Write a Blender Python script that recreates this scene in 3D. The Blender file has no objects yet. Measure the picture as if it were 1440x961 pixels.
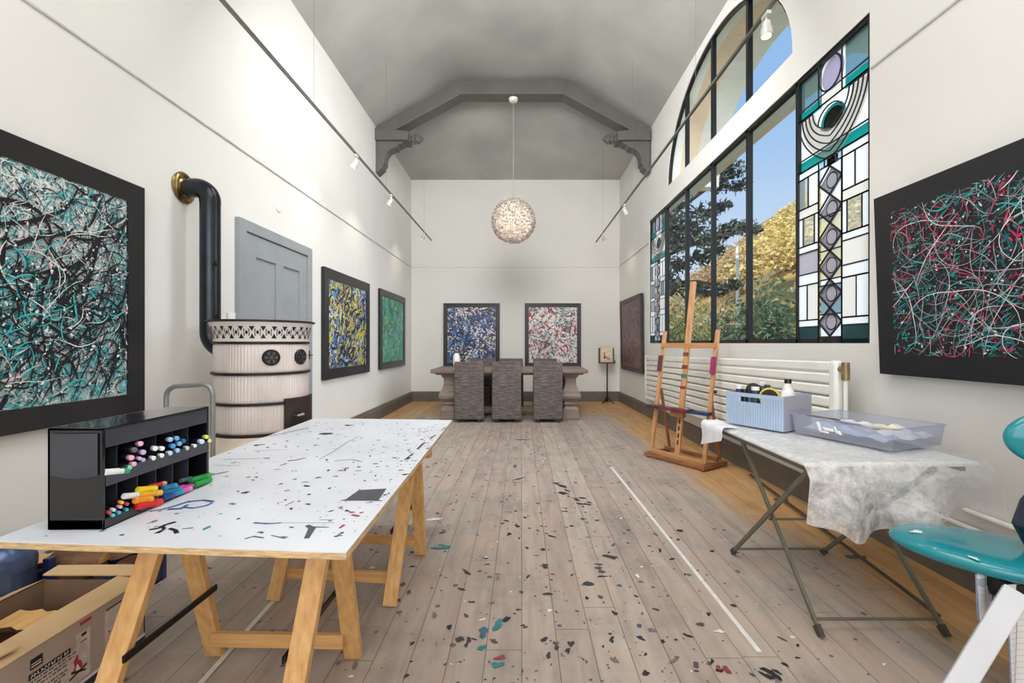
import bpy, bmesh, math, random
from mathutils import Vector, Matrix
from mathutils import noise as mnoise
C = bpy.context.scene.collection
PI = math.pi
sc = bpy.context.scene
sc.view_settings.view_transform = 'Standard'
sc.view_settings.look = 'None'
sc.view_settings.exposure = 0.0
try:
    sc.cycles.use_denoising = True
    sc.cycles.max_bounces = 10
    sc.cycles.transparent_max_bounces = 24
    sc.cycles.sample_clamp_indirect = 6.0
except Exception:
    pass

# ------------------------------------------------------------------ room constants (metres; camera stands at 0,0,1.3 looking along +Y)
H, F, VX, VY = 1.3, 640.0, 733.0, 483.0
XL, XR, YB, YF, ZC = -2.462, 2.205, 10.2, -2.5, 4.966

def xr(Y, z):                       # the right wall leans outward below the window sill
    return XR + (0.0231 * (10.2 - Y) * (1.3 - z) / 1.3 if z < 1.3 else 0.0)
def on_z(px, py, z):                # point of a horizontal plane
    Y = (H - z) * F / (py - VY); return ((px - VX) * Y / F, Y, z)
def on_y(px, py, Y):                # point of a plane facing the camera
    return ((px - VX) * Y / F, Y, H - (py - VY) * Y / F)
def on_x(px, py, X):                # point of a side plane
    Y = X * F / (px - VX); return (X, Y, H - (py - VY) * Y / F)

# ------------------------------------------------------------------ materials
def lin(c):
    r = []
    for v in c[:3]:
        v = v / 255.0
        r.append(v / 12.92 if v <= 0.04045 else ((v + 0.055) / 1.055) ** 2.4)
    return (r[0], r[1], r[2], 1.0)
MATS = {}
def nt(name):
    m = bpy.data.materials.new(name); m.use_nodes = True
    t = m.node_tree; t.nodes.clear()
    out = t.nodes.new('ShaderNodeOutputMaterial')
    return m, t, out
def N(t, kind, **kw):
    n = t.nodes.new(kind)
    for k, v in kw.items():
        if k in n.inputs.keys(): n.inputs[k].default_value = v
        else: setattr(n, k, v)
    return n
def ramp(t, stops, interp='LINEAR'):
    r = t.nodes.new('ShaderNodeValToRGB'); cr = r.color_ramp; cr.interpolation = interp
    while len(cr.elements) > 1: cr.elements.remove(cr.elements[-1])
    cr.elements[0].position = stops[0][0]; cr.elements[0].color = lin(stops[0][1])
    for p, c in stops[1:]:
        e = cr.elements.new(p); e.color = lin(c)
    return r
def coords(t, scale=(1, 1, 1)):
    tc = t.nodes.new('ShaderNodeTexCoord'); mp = t.nodes.new('ShaderNodeMapping')
    mp.inputs['Scale'].default_value = scale
    t.links.new(tc.outputs['Object'], mp.inputs['Vector'])
    return mp.outputs['Vector']
def mat(name, col, rough=0.5, metal=0.0, var=0.06, scale=8.0, stretch=(1, 1, 1), bump=0.0, bscale=60.0, coat=0.0, col2=None):
    if name in MATS: return MATS[name]
    m, t, out = nt(name)
    b = N(t, 'ShaderNodeBsdfPrincipled', Roughness=rough, Metallic=metal)
    if coat: b.inputs['Coat Weight'].default_value = coat
    v = coords(t, stretch)
    n = N(t, 'ShaderNodeTexNoise', Scale=scale, Detail=4.0)
    t.links.new(v, n.inputs['Vector'])
    lo = tuple(max(0, c * (1 - var)) for c in col); hi = tuple(min(255, c * (1 + var)) for c in col)
    if col2: lo, hi = col, col2
    r = ramp(t, [(0.3, lo), (0.7, hi)])
    t.links.new(n.outputs['Fac'], r.inputs['Fac']); t.links.new(r.outputs['Color'], b.inputs['Base Color'])
    if bump:
        n2 = N(t, 'ShaderNodeTexNoise', Scale=bscale, Detail=3.0); t.links.new(v, n2.inputs['Vector'])
        bp = N(t, 'ShaderNodeBump', Strength=bump, Distance=0.01)
        t.links.new(n2.outputs['Fac'], bp.inputs['Height']); t.links.new(bp.outputs['Normal'], b.inputs['Normal'])
    t.links.new(b.outputs['BSDF'], out.inputs['Surface'])
    MATS[name] = m; return m
def pine(name, c1, c2, axis='Z', rough=0.55):
    s = {'X': (2, 30, 30), 'Y': (30, 2, 30), 'Z': (30, 30, 2)}[axis]
    return mat(name, c1, rough, 0, 0, 1.6, s, 0.08, 3.0, col2=c2)
def splatter(name, stops, scale, distort=1.5, rough=0.4, detail=7, stretch=(1, 1, 1), bump=0.4):
    m, t, out = nt(name)
    b = N(t, 'ShaderNodeBsdfPrincipled', Roughness=rough)
    v = coords(t, stretch)
    n = N(t, 'ShaderNodeTexNoise', Scale=scale, Detail=float(detail), Distortion=distort, Roughness=0.65)
    t.links.new(v, n.inputs['Vector'])
    r = ramp(t, stops, 'CONSTANT')
    t.links.new(n.outputs['Fac'], r.inputs['Fac']); t.links.new(r.outputs['Color'], b.inputs['Base Color'])
    bp = N(t, 'ShaderNodeBump', Strength=bump, Distance=0.004)
    t.links.new(n.outputs['Fac'], bp.inputs['Height']); t.links.new(bp.outputs['Normal'], b.inputs['Normal'])
    t.links.new(b.outputs['BSDF'], out.inputs['Surface'])
    MATS[name] = m; return m
def paint(col, rough=0.35):
    k = 'paint_%d_%d_%d' % tuple(col)
    return MATS.get(k) or mat(k, col, rough, 0, 0.08, 30)
def thin_glass(name, tint=(245, 250, 250), gloss=0.07):
    m, t, out = nt(name)
    tr = N(t, 'ShaderNodeBsdfTransparent', Color=lin(tint)); g = N(t, 'ShaderNodeBsdfGlossy', Roughness=0.03)
    mx = N(t, 'ShaderNodeMixShader', Fac=gloss)
    t.links.new(tr.outputs[0], mx.inputs[1]); t.links.new(g.outputs[0], mx.inputs[2]); t.links.new(mx.outputs[0], out.inputs['Surface'])
    MATS[name] = m; return m
def art_glass(name, col, clear=0.0, trans=0.7, bump=0.3):
    m, t, out = nt(name)
    d = N(t, 'ShaderNodeBsdfPrincipled', Roughness=0.15); d.inputs['Base Color'].default_value = lin(col)
    tl = N(t, 'ShaderNodeBsdfTranslucent', Color=lin(col)); tp = N(t, 'ShaderNodeBsdfTransparent', Color=lin(col))
    v = coords(t); n = N(t, 'ShaderNodeTexNoise', Scale=14.0, Detail=3.0); t.links.new(v, n.inputs['Vector'])
    bp = N(t, 'ShaderNodeBump', Strength=bump, Distance=0.01); t.links.new(n.outputs['Fac'], bp.inputs['Height']); t.links.new(bp.outputs['Normal'], d.inputs['Normal'])
    m1 = N(t, 'ShaderNodeMixShader', Fac=trans); t.links.new(d.outputs[0], m1.inputs[1]); t.links.new(tl.outputs[0], m1.inputs[2])
    m2 = N(t, 'ShaderNodeMixShader', Fac=clear); t.links.new(m1.outputs[0], m2.inputs[1]); t.links.new(tp.outputs[0], m2.inputs[2])
    t.links.new(m2.outputs[0], out.inputs['Surface']); MATS[name] = m; return m
def foliage(name, cols):
    m, t, out = nt(name)
    g = t.nodes.new('ShaderNodeNewGeometry')
    r = ramp(t, [(i / max(1, len(cols) - 1), c) for i, c in enumerate(cols)])
    t.links.new(g.outputs['Random Per Island'], r.inputs['Fac'])
    d = N(t, 'ShaderNodeBsdfDiffuse'); tl = N(t, 'ShaderNodeBsdfTranslucent'); mx = N(t, 'ShaderNodeMixShader', Fac=0.35)
    t.links.new(r.outputs[0], d.inputs['Color']); t.links.new(r.outputs[0], tl.inputs['Color'])
    t.links.new(d.outputs[0], mx.inputs[1]); t.links.new(tl.outputs[0], mx.inputs[2]); t.links.new(mx.outputs[0], out.inputs['Surface'])
    MATS[name] = m; return m

# ------------------------------------------------------------------ mesh builder
OFF = {}
class MB:
    def __init__(s): s.v = []; s.f = []; s.m = []
    def add(s, vs, fs, mi=0):
        o = len(s.v); s.v += [tuple(v) for v in vs]
        for f in fs: s.f.append([i + o for i in f]); s.m.append(mi)
        return s
    def hexa(s, p, mi=0):           # 8 points: bottom ring 0-3, top ring 4-7
        return s.add(p, [(3, 2, 1, 0), (4, 5, 6, 7), (0, 1, 5, 4), (1, 2, 6, 5), (2, 3, 7, 6), (3, 0, 4, 7)], mi)
    def box(s, a, b, mi=0):
        x0, x1 = sorted((a[0], b[0])); y0, y1 = sorted((a[1], b[1])); z0, z1 = sorted((a[2], b[2]))
        return s.hexa([(x0, y0, z0), (x1, y0, z0), (x1, y1, z0), (x0, y1, z0), (x0, y0, z1), (x1, y0, z1), (x1, y1, z1), (x0, y1, z1)], mi)
    def obox(s, c, ax, ay, az, mi=0):
        c, ax, ay, az = Vector(c), Vector(ax), Vector(ay), Vector(az)
        return s.hexa([c - ax - ay - az, c + ax - ay - az, c + ax + ay - az, c - ax + ay - az, c - ax - ay + az, c + ax - ay + az, c + ax + ay + az, c - ax + ay + az], mi)
    def bar(s, p, q, w, d, side=(1, 0, 0), mi=0):   # w along side, d across
        p, q, sd = Vector(p), Vector(q), Vector(side)
        z = q - p; L = z.length; z.normalize()
        sd = (sd - z * sd.dot(z)).normalized(); y = z.cross(sd)
        return s.obox((p + q) / 2, sd * w / 2, y * d / 2, z * L / 2, mi)
    def prism(s, pts, lo, hi, axis='y', mi=0):      # polygon of 2D points swept along an axis
        def P(a, b, h): return {'x': (h, a, b), 'y': (a, h, b), 'z': (a, b, h)}[axis]
        n = len(pts); vs = [P(a, b, lo) for a, b in pts] + [P(a, b, hi) for a, b in pts]
        fs = [list(range(n))[::-1], list(range(n, 2 * n))] + [(i, (i + 1) % n, n + (i + 1) % n, n + i) for i in range(n)]
        return s.add(vs, fs, mi)
    def tube(s, pts, r, n=10, mi=0, cap=True):
        pts = [Vector(p) for p in pts]; rs = r if isinstance(r, (list, tuple)) else [r] * len(pts)
        o = len(s.v); prev = None
        for i, p in enumerate(pts):
            d = (pts[min(i + 1, len(pts) - 1)] - pts[max(i - 1, 0)]).normalized()
            if prev is None:
                a = Vector((0, 0, 1)) if abs(d.z) < 0.9 else Vector((1, 0, 0)); u = d.cross(a).normalized()
            else: u = (prev - d * prev.dot(d)).normalized()
            prev = u; w = d.cross(u)
            for k in range(n):
                t = 2 * PI * k / n; s.v.append(tuple(p + (u * math.cos(t) + w * math.sin(t)) * rs[i]))
        for i in range(len(pts) - 1):
            for k in range(n):
                s.f.append([o + i * n + k, o + i * n + (k + 1) % n, o + (i + 1) * n + (k + 1) % n, o + (i + 1) * n + k]); s.m.append(mi)
        if cap:
            s.f.append([o + k for k in range(n)][::-1]); s.m.append(mi)
            e = o + (len(pts) - 1) * n; s.f.append([e + k for k in range(n)]); s.m.append(mi)
        return s
    def lathe(s, prof, c=(0, 0, 0), n=32, axis='z', mi=0, rf=None, caps=True):   # prof: (r, h)
        o = len(s.v); c = Vector(c)
        for r, h in prof:
            for k in range(n):
                t = 2 * PI * k / n; R = r * (rf(t, h) if rf else 1.0)
                a, b = R * math.cos(t), R * math.sin(t)
                s.v.append(tuple(c + Vector({'z': (a, b, h), 'y': (a, h, -b), 'x': (h, a, b)}[axis])))
        for i in range(len(prof) - 1):
            for k in range(n):
                s.f.append([o + i * n + k, o + i * n + (k + 1) % n, o + (i + 1) * n + (k + 1) % n, o + (i + 1) * n + k]); s.m.append(mi)
        if caps:
            if prof[0][0] > 1e-6: s.f.append([o + k for k in range(n)][::-1]); s.m.append(mi)
            if prof[-1][0] > 1e-6: s.f.append([o + (len(prof) - 1) * n + k for k in range(n)]); s.m.append(mi)
        return s
    def ball(s, c, r, n=16, m=10, mi=0):
        rx, ry, rz = r if isinstance(r, (tuple, list)) else (r, r, r)
        o = len(s.v)
        for i in range(m + 1):
            a = PI * i / m
            for k in range(n):
                t = 2 * PI * k / n
                s.v.append((c[0] + rx * math.sin(a) * math.cos(t), c[1] + ry * math.sin(a) * math.sin(t), c[2] - rz * math.cos(a)))
        for i in range(m):
            for k in range(n):
                s.f.append([o + i * n + k, o + i * n + (k + 1) % n, o + (i + 1) * n + (k + 1) % n, o + (i + 1) * n + k]); s.m.append(mi)
        return s
    def grid(s, fn, nu, nv, mi=0):
        o = len(s.v)
        for i in range(nu + 1):
            for j in range(nv + 1): s.v.append(tuple(fn(i / nu, j / nv)))
        for i in range(nu):
            for j in range(nv):
                a = o + i * (nv + 1) + j; s.f.append([a, a + nv + 1, a + nv + 2, a + 1]); s.m.append(mi)
        return s
    def xform(s, M):
        s.v = [tuple(M @ Vector(v)) for v in s.v]; return s
    def build(s, name, mats, parent=None, smooth=True, bevel=0.0, angle=35, local=False):
        me = bpy.data.meshes.new(name)
        off = Vector((0, 0, 0))
        if parent is not None and not local: off = OFF.get(parent.name, Vector((0, 0, 0)))
        me.from_pydata([tuple(Vector(v) - off) for v in s.v], [], s.f)
        if not isinstance(mats, (list, tuple)): mats = [mats]
        for m in mats: me.materials.append(m)
        for p, i in zip(me.polygons, s.m): p.material_index = min(i, len(mats) - 1); p.use_smooth = smooth
        me.validate()
        bm = bmesh.new(); bm.from_mesh(me)
        bmesh.ops.remove_doubles(bm, verts=bm.verts, dist=1e-6) if len(s.v) < 3000 else None
        bm.to_mesh(me); bm.free()
        if smooth: me.set_sharp_from_angle(angle=math.radians(angle))
        me.update()
        o = bpy.data.objects.new(name, me); C.objects.link(o)
        if parent is not None: o.parent = parent
        OFF[o.name] = off
        if bevel:
            b = o.modifiers.new('bevel', 'BEVEL'); b.width = bevel; b.segments = 2; b.limit_method = 'ANGLE'; b.angle_limit = math.radians(40)
        return o

def tag(o, label, cat, group=None, kind=None):
    o['label'] = label; o['category'] = cat
    if group: o['group'] = group
    if kind: o['kind'] = kind
    return o
def thing(name, label, cat, loc=(0, 0, 0), rz=0.0, group=None, kind=None):
    o = bpy.data.objects.new(name, None); C.objects.link(o); o.empty_display_size = 0.1
    o.location = loc; o.rotation_euler = (0, 0, rz); OFF[o.name] = Vector(loc)
    return tag(o, label, cat, group, kind)
KIDS = {}
def dup(root, loc, label, rz=None):
    def cp(o, par):
        c = o.copy(); C.objects.link(c)
        if par is not None: c.parent = par
        for ch in [x for x in C.objects if x.parent == o]: cp(ch, c)
        return c
    r = cp(root, None); r.location = loc
    if rz is not None: r.rotation_euler = (0, 0, rz)
    r['label'] = label
    OFF[r.name] = Vector(loc)
    return r
def struct(o, label, cat): return tag(o, label, cat, None, 'structure')

# common materials
M_wall = mat('white_plaster', (229, 228, 224), 0.75, 0, 0.012, 1.2, (1, 1, 1), 0.05, 25)
M_white = mat('white_enamel', (236, 236, 230), 0.35, 0, 0.02, 5)
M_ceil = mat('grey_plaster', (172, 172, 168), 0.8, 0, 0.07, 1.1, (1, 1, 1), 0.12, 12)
M_beam = mat('dark_grey_timber_paint', (92, 91, 88), 0.55, 0, 0.05, 4)
M_base = mat('taupe_skirting_paint', (104, 97, 91), 0.45, 0, 0.05, 4)
M_blackframe = mat('black_frame_paint', (30, 30, 34), 0.35, 0, 0.1, 10)
M_black = mat('black_satin', (18, 18, 20), 0.35, 0, 0.1, 10)
M_iron = mat('blackened_iron', (40, 38, 38), 0.4, 0.6, 0.1, 10)
M_steel = mat('brushed_steel', (150, 150, 148), 0.3, 0.9, 0.06, 20)

# ================================================================== FLOOR
rnd = random.Random(11)
def floor_mat():
    m, t, out = nt('painted_plank_floor'); L = t.links
    b = N(t, 'ShaderNodeBsdfPrincipled', Roughness=0.5)
    tc = t.nodes.new('ShaderNodeTexCoord'); sp = t.nodes.new('ShaderNodeSeparateXYZ'); L.new(tc.outputs['Object'], sp.inputs[0])
    def MT(op, a, bb=None, clamp=False):
        n = t.nodes.new('ShaderNodeMath'); n.operation = op; n.use_clamp = clamp
        for i, v in enumerate((a, bb)):
            if v is None: continue
            if isinstance(v, (int, float)): n.inputs[i].default_value = v
            else: L.new(v, n.inputs[i])
        return n.outputs[0]
    W = 0.152
    q = MT('DIVIDE', sp.outputs['X'], W); pi = MT('FLOOR', q); fr = MT('FRACT', q)
    wn = t.nodes.new('ShaderNodeTexWhiteNoise'); wn.noise_dimensions = '1D'; L.new(pi, wn.inputs['W'])
    # butt joints
    yo = MT('ADD', sp.outputs['Y'], MT('MULTIPLY', wn.outputs['Value'], 9.0)); jf = MT('FRACT', MT('DIVIDE', yo, 3.4))
    joint = MT('LESS_THAN', jf, 0.0012)
    gap = MT('MAXIMUM', MT('LESS_THAN', fr, 0.028), joint)
    cmb = t.nodes.new('ShaderNodeCombineXYZ')
    L.new(MT('MULTIPLY', sp.outputs['X'], 9.0), cmb.inputs[0]); L.new(MT('MULTIPLY', sp.outputs['Y'], 1.3), cmb.inputs[1]); L.new(MT('MULTIPLY', pi, 3.1), cmb.inputs[2])
    gr = N(t, 'ShaderNodeTexNoise', Scale=1.6, Detail=6.0, Distortion=0.6); L.new(cmb.outputs[0], gr.inputs['Vector'])
    worn = ramp(t, [(0.22, (168, 157, 148)), (0.5, (187, 176, 167)), (0.8, (202, 192, 182))]); L.new(gr.outputs['Fac'], worn.inputs['Fac'])
    warm = ramp(t, [(0.25, (196, 150, 98)), (0.5, (214, 172, 118)), (0.8, (228, 192, 142))]); L.new(gr.outputs['Fac'], warm.inputs['Fac'])
    # worn middle, varnished edges
    nz = N(t, 'ShaderNodeTexNoise', Scale=1.3, Detail=5.0); L.new(tc.outputs['Object'], nz.inputs['Vector'])
    wob = MT('MULTIPLY', MT('SUBTRACT', nz.outputs['Fac'], 0.5), 0.9)
    xx = MT('ADD', sp.outputs['X'], wob)
    xedge = MT('SUBTRACT', 1.72, MT('MULTIPLY', sp.outputs['Y'], 0.035))
    right = MT('MULTIPLY', MT('SUBTRACT', xx, xedge), 3.6, True)
    left = MT('MULTIPLY', MT('SUBTRACT', MT('MULTIPLY', xx, -1.0), 1.75), 3.5, True)
    left = MT('MULTIPLY', left, MT('MULTIPLY', MT('SUBTRACT', sp.outputs['Y'], 3.2), 1.2, True))
    back = MT('MULTIPLY', MT('SUBTRACT', MT('ADD', sp.outputs['Y'], wob), 7.9), 1.6, True)
    k = MT('MAXIMUM', MT('MAXIMUM', right, left), back)
    mx = t.nodes.new('ShaderNodeMix'); mx.data_type = 'RGBA'
    L.new(k, mx.inputs['Factor']); L.new(worn.outputs[0], mx.inputs['A']); L.new(warm.outputs[0], mx.inputs['B'])
    # per plank tint + blotchy pinkish / pale stains
    st = N(t, 'ShaderNodeTexNoise', Scale=2.3, Detail=6.0, Roughness=0.7); L.new(tc.outputs['Object'], st.inputs['Vector'])
    sr = ramp(t, [(0.3, (218, 213, 211)), (0.5, (243, 240, 238)), (0.62, (250, 238, 230)), (0.72, (255, 252, 250))]); L.new(st.outputs['Fac'], sr.inputs['Fac'])
    m2 = t.nodes.new('ShaderNodeMix'); m2.data_type = 'RGBA'; m2.blend_type = 'MULTIPLY'; m2.inputs['Factor'].default_value = 1.0
    L.new(mx.outputs['Result'], m2.inputs['A']); L.new(sr.outputs[0], m2.inputs['B'])
    pr = ramp(t, [(0.0, (236, 233, 232)), (1.0, (255, 255, 253))]); L.new(wn.outputs['Value'], pr.inputs['Fac'])
    m3 = t.nodes.new('ShaderNodeMix'); m3.data_type = 'RGBA'; m3.blend_type = 'MULTIPLY'; m3.inputs['Factor'].default_value = 1.0
    L.new(m2.outputs['Result'], m3.inputs['A']); L.new(pr.outputs[0], m3.inputs['B'])
    # tiny specks of paint in the worn part
    vo = N(t, 'ShaderNodeTexVoronoi', Scale=17.0); L.new(tc.outputs['Object'], vo.inputs['Vector'])
    hs = t.nodes.new('ShaderNodeSeparateColor'); L.new(vo.outputs['Color'], hs.inputs[0])
    sz = MT('MULTIPLY', MT('POWER', hs.outputs[0], 5.0), 0.26)
    sz = MT('MULTIPLY', sz, MT('SUBTRACT', 1.0, k))
    spk = MT('LESS_THAN', vo.outputs['Distance'], sz)
    m4 = t.nodes.new('ShaderNodeMix'); m4.data_type = 'RGBA'; L.new(MT('MULTIPLY', spk, 0.75), m4.inputs['Factor']); L.new(m3.outputs['Result'], m4.inputs['A']); m4.inputs['B'].default_value = lin((70, 66, 70))
    m5 = t.nodes.new('ShaderNodeMix'); m5.data_type = 'RGBA'; L.new(MT('MULTIPLY', gap, 0.58), m5.inputs['Factor']); L.new(m4.outputs['Result'], m5.inputs['A']); m5.inputs['B'].default_value = lin((62, 50, 42))
    L.new(m5.outputs['Result'], b.inputs['Base Color'])
    bp = N(t, 'ShaderNodeBump', Strength=0.25, Distance=0.004); L.new(MT('SUBTRACT', gr.outputs['Fac'], MT('MULTIPLY', gap, 1.5)), bp.inputs['Height']); L.new(bp.outputs['Normal'], b.inputs['Normal'])
    L.new(b.outputs[0], out.inputs['Surface']); return m
SPL = [(38, 36, 42), (58, 54, 60), (84, 78, 82), (44, 122, 128), (60, 96, 122), (138, 62, 64), (226, 222, 216), (120, 110, 112)]
def blob(mb, x, y, z, r, mi, rg, stretch=1.0, ang=0.0, n=11, axis='z'):
    pts = []; n = max(n, 14);  ph = [rg.random() * 6.28 for _ in range(4)]; am = [rg.random() * .30, rg.random() * .24, rg.random() * .18, rg.random() * .14]
    for k in range(n):
        t = 2 * PI * k / n; R = r * (0.85 + am[0] * math.sin(2 * t + ph[0]) + am[1] * math.sin(3 * t + ph[1]) + am[2] * math.sin(4 * t + ph[2]) + am[3] * math.sin(5 * t + ph[3]))
        a, b = R * math.cos(t) * stretch, R * math.sin(t)
        pts.append((x + a * math.cos(ang) - b * math.sin(ang), y + a * math.sin(ang) + b * math.cos(ang)))
    vs = [(x, y)] + pts
    P = (lambda p: (p[0], p[1], z)) if axis == 'z' else (lambda p: (p[0], z, p[1]))
    mb.add([P(p) for p in vs], [((0, 1 + k, 1 + (k + 1) % n) if axis == 'z' else (0, 1 + (k + 1) % n, 1 + k)) for k in range(n)], mi)
fl = MB(); fl.box((XL - 0.25, YF - 0.2, -0.12), (2.8, YB + 0.25, 0.0))
for i in range(1500):
    y = 1.2 + 6.2 * rnd.random() ** 1.5; x = rnd.gauss(0.15, 0.75)
    if not -2.3 < x < 1.55 - 0.03 * y: continue
    mi = 1 + rnd.choices(range(8), [10, 10, 8, 1.1, 1.2, 0.8, 3, 7])[0]
    r = 0.0028 + 0.0135 * rnd.random() ** 3.2
    blob(fl, x, y, 0.0006 + i * 2e-6, r, mi, rnd, 1 + rnd.random() * 1.3, rnd.random() * PI)
def fpx(px, py, rpx, mi, st=1.0, ang=0.0, cnt=1, sp=0.0):
    for i in range(cnt):
        x, y, z = on_z(px + rnd.uniform(-sp, sp), py + rnd.uniform(-sp, sp) * 0.5, 0)
        blob(fl, x, y, 0.003 + rnd.random() * 2e-4, rpx * y / F * rnd.uniform(0.5, 0.85), mi, rnd, st, ang)
fpx(622, 771, 9, 4, 2.0); fpx(625, 768, 4, 4, 2, 0, 3, 12)
fpx(700, 880, 9, 4, 2.4, 1.0); fpx(712, 872, 6, 1, 2.2, 1.1); fpx(680, 890, 11, 5, 1.4, 1.3); fpx(678, 912, 9, 4, 1.5, 1.2); fpx(700, 936, 11, 4, 2, 0.2); fpx(703, 926, 8, 6, 2.4, 0.4)
fpx(899, 881, 8, 5); fpx(1022, 944, 9, 6, 1.6, 2.2); fpx(1015, 938, 6, 6, 1.4, 2, 2, 8); fpx(610, 731, 7, 7, 2.2, 0.2); fpx(1012, 889, 6, 7, 2)
fpx(790, 684, 7, 1, 3.2, -0.9); fpx(782, 680, 5, 1, 2.6, -0.2); fpx(796, 692, 4, 1, 2.4, -0.9, 5, 8); fpx(825, 708, 4, 2, 2, -0.7, 8, 16); fpx(730, 674, 3, 2, 5, 0.7)
fpx(716, 752, 6, 1, 1.6, 1.2); fpx(728, 741, 6, 1); fpx(956, 747, 6, 1, 1.2); fpx(908, 948, 8, 1); fpx(838, 800, 6, 3, 1.6, 0, 3, 12); fpx(757, 795, 5, 2, 1.4, 0, 3, 12)
fpx(832, 822, 6, 2, 1.5, .5, 2, 8); fpx(858, 784, 7, 2, 2, -.6); fpx(792, 911, 7, 2, 1.4, 1.2, 3, 14); fpx(650, 905, 6, 2, 1.3, 1, 5, 14); fpx(632, 883, 7, 1, 2, 1.2); fpx(735, 619, 4, 2, 5, 0); fpx(1085, 950, 7, 1, 2, -.9, 5, 12)
floor = struct(fl.build('floor', [floor_mat()] + [paint(c, 0.5) for c in SPL], smooth=False), 'worn grey-beige plank floor spattered with paint', 'floor')
for nm, a, b, lab in (('floor_line', (860, 658), (1068, 918), 'long white line on the floorboards in the middle of the room'), ('floor_line', (385, 845), (262, 985), 'white line on the floorboards running under the trestle table')):
    p, q = Vector(on_z(a[0], a[1], 0)), Vector(on_z(b[0], b[1], 0))
    mb = MB(); mb.bar(p + Vector((0, 0, 0.0022)), q + Vector((0, 0, 0.0022)), 0.022, 0.0022, (1, 0, 0))
    tag(mb.build(nm, mat('white_line_paint', (226, 224, 220), 0.5, 0, 0.05, 20), smooth=False), lab, 'floor marking', None, 'structure')

# ================================================================== CEILING AND WALLS
def ceil_z(x, y):
    s = (x - XL) / (XR - XL)
    a = min(s / 0.30, (1 - s) / 0.30, 1.0); a = max(0.0, a)
    g = math.sin(a * PI / 2) * 0.35 + a * 0.65
    k = min(1.0, max(0.0, (YB - y) / 2.35))
    k = k * (1.15 - 0.15 * k) if k < 1 else 1.0
    return ZC + 0.86 * g * k
cl = MB()
cl.grid(lambda u, v: (XL + (XR - XL) * u, YF - 0.1 + (YB - YF + 0.1) * v, ceil_z(XL + (XR - XL) * u, YF - 0.1 + (YB - YF + 0.1) * v)), 40, 90)
cl.grid(lambda u, v: (XL + (XR - XL) * (1 - u), YF - 0.1 + (YB - YF + 0.1) * v, 0.15 + ceil_z(XL + (XR - XL) * (1 - u), YF - 0.1 + (YB - YF + 0.1) * v)), 40, 90)
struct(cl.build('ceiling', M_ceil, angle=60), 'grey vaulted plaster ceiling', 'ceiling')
w = MB(); w.box((XL - 0.25, YF - 0.2, 0), (XL, YB + 0.25, ZC + 0.12)); struct(w.build('wall_left', M_wall, smooth=False), 'tall white left wall', 'wall')
w = MB(); w.box((XL - 0.25, YB, 0), (2.9, YB + 0.25, ZC + 0.1)); struct(w.build('wall_back', M_wall, smooth=False), 'white end wall', 'wall')
w = MB(); w.box((XL - 0.25, YF - 0.2, 0), (2.9, YF, 6.2)); struct(w.build('wall_front', M_wall, smooth=False), 'white wall behind the viewer', 'wall')
WY0, WY1, WZ0, WZ1 = 2.88, 7.83, 1.3, 3.4      # main window opening
AC, AW, AZ, AH = 5.28, 1.58, 3.66, 1.2         # arched window
XO = 2.385
M_peach = mat('peach_render', (232, 205, 180), 0.8, 0, 0.03, 3)
M_render = mat('pale_render', (226, 222, 214), 0.8, 0, 0.03, 3)
w = MB()
ys = [YF - 0.2 + (YB + 0.25 - YF + 0.2) * i / 8 for i in range(9)]
for a, b in zip(ys, ys[1:]):
    w.hexa([(xr(a, 0), a, 0), (2.95, a, 0), (2.95, b, 0), (xr(b, 0), b, 0), (XR, a, WZ0), (XO, a, WZ0), (XO, b, WZ0), (XR, b, WZ0)])
def wb(y0, y1, z0, z1): w.box((XR, y0, z0), (XO, y1, z1))
wb(YF - 0.2, WY0, WZ0, WZ1); wb(WY1, YB + 0.25, WZ0, WZ1); wb(YF - 0.2, YB + 0.25, WZ1, AZ)
wb(YF - 0.2, AC - AW, AZ, ZC + 0.12); wb(AC + AW, YB + 0.25, AZ, ZC + 0.12)
n = 36
ell = [(AC - AW * math.cos(PI * i / n), AZ + AH * math.sin(PI * i / n)) for i in range(n + 1)]
for (y0, z0), (y1, z1) in zip(ell, ell[1:]):
    w.hexa([(XR, y0, z0), (XO, y0, z0), (XO, y1, z1), (XR, y1, z1), (XR, y0, ZC + 0.12), (XO, y0, ZC + 0.12), (XO, y1, ZC + 0.12), (XR, y1, ZC + 0.12)])
    for x0, x1, mi in ((XO, 2.62, 1), (2.62, 2.98, 2)):      # the deep outer reveal of the arch
        o = 1.12
        f = lambda y, z: (AC + (y - AC) * o, AZ + (z - AZ) * o)
        (ya, za), (yb, zb) = f(y0, z0), f(y1, z1)
        w.hexa([(x0, y0, z0), (x1, y0, z0), (x1, y1, z1), (x0, y1, z1), (x0, ya, za), (x1, ya, za), (x1, yb, zb), (x0, yb, zb)], mi)
w.box((XO, AC - AW, AZ - 0.12), (2.62, AC + AW, AZ), 1)
struct(w.build('wall_right', [M_wall, M_peach, M_render], smooth=False), 'white right wall with window openings', 'wall')
# picture rail lines
M_rail = mat('pale_grey_line', (196, 196, 191), 0.6)
for i, (a, b, lab) in enumerate((((XL, YF, 2.994), (XL + 0.012, YB, 3.006), 'thin rail line along the left wall'), ((XL, YB - 0.008, 2.996), (XR, YB, 3.004), 'thin rail line across the end wall'),
                            ((XR - 0.012, WY1 + 0.01, 3.024), (XR, YB, 3.036), 'thin rail line between end wall and window'), ((XR - 0.012, YF, 3.024), (XR, WY0 - 0.02, 3.036), 'thin rail line on the right wall before the window'))):
    mb = MB(); mb.box(a, b); struct(mb.build('trim_%d' % (i + 1), M_rail, smooth=False), lab, 'trim')
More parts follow.
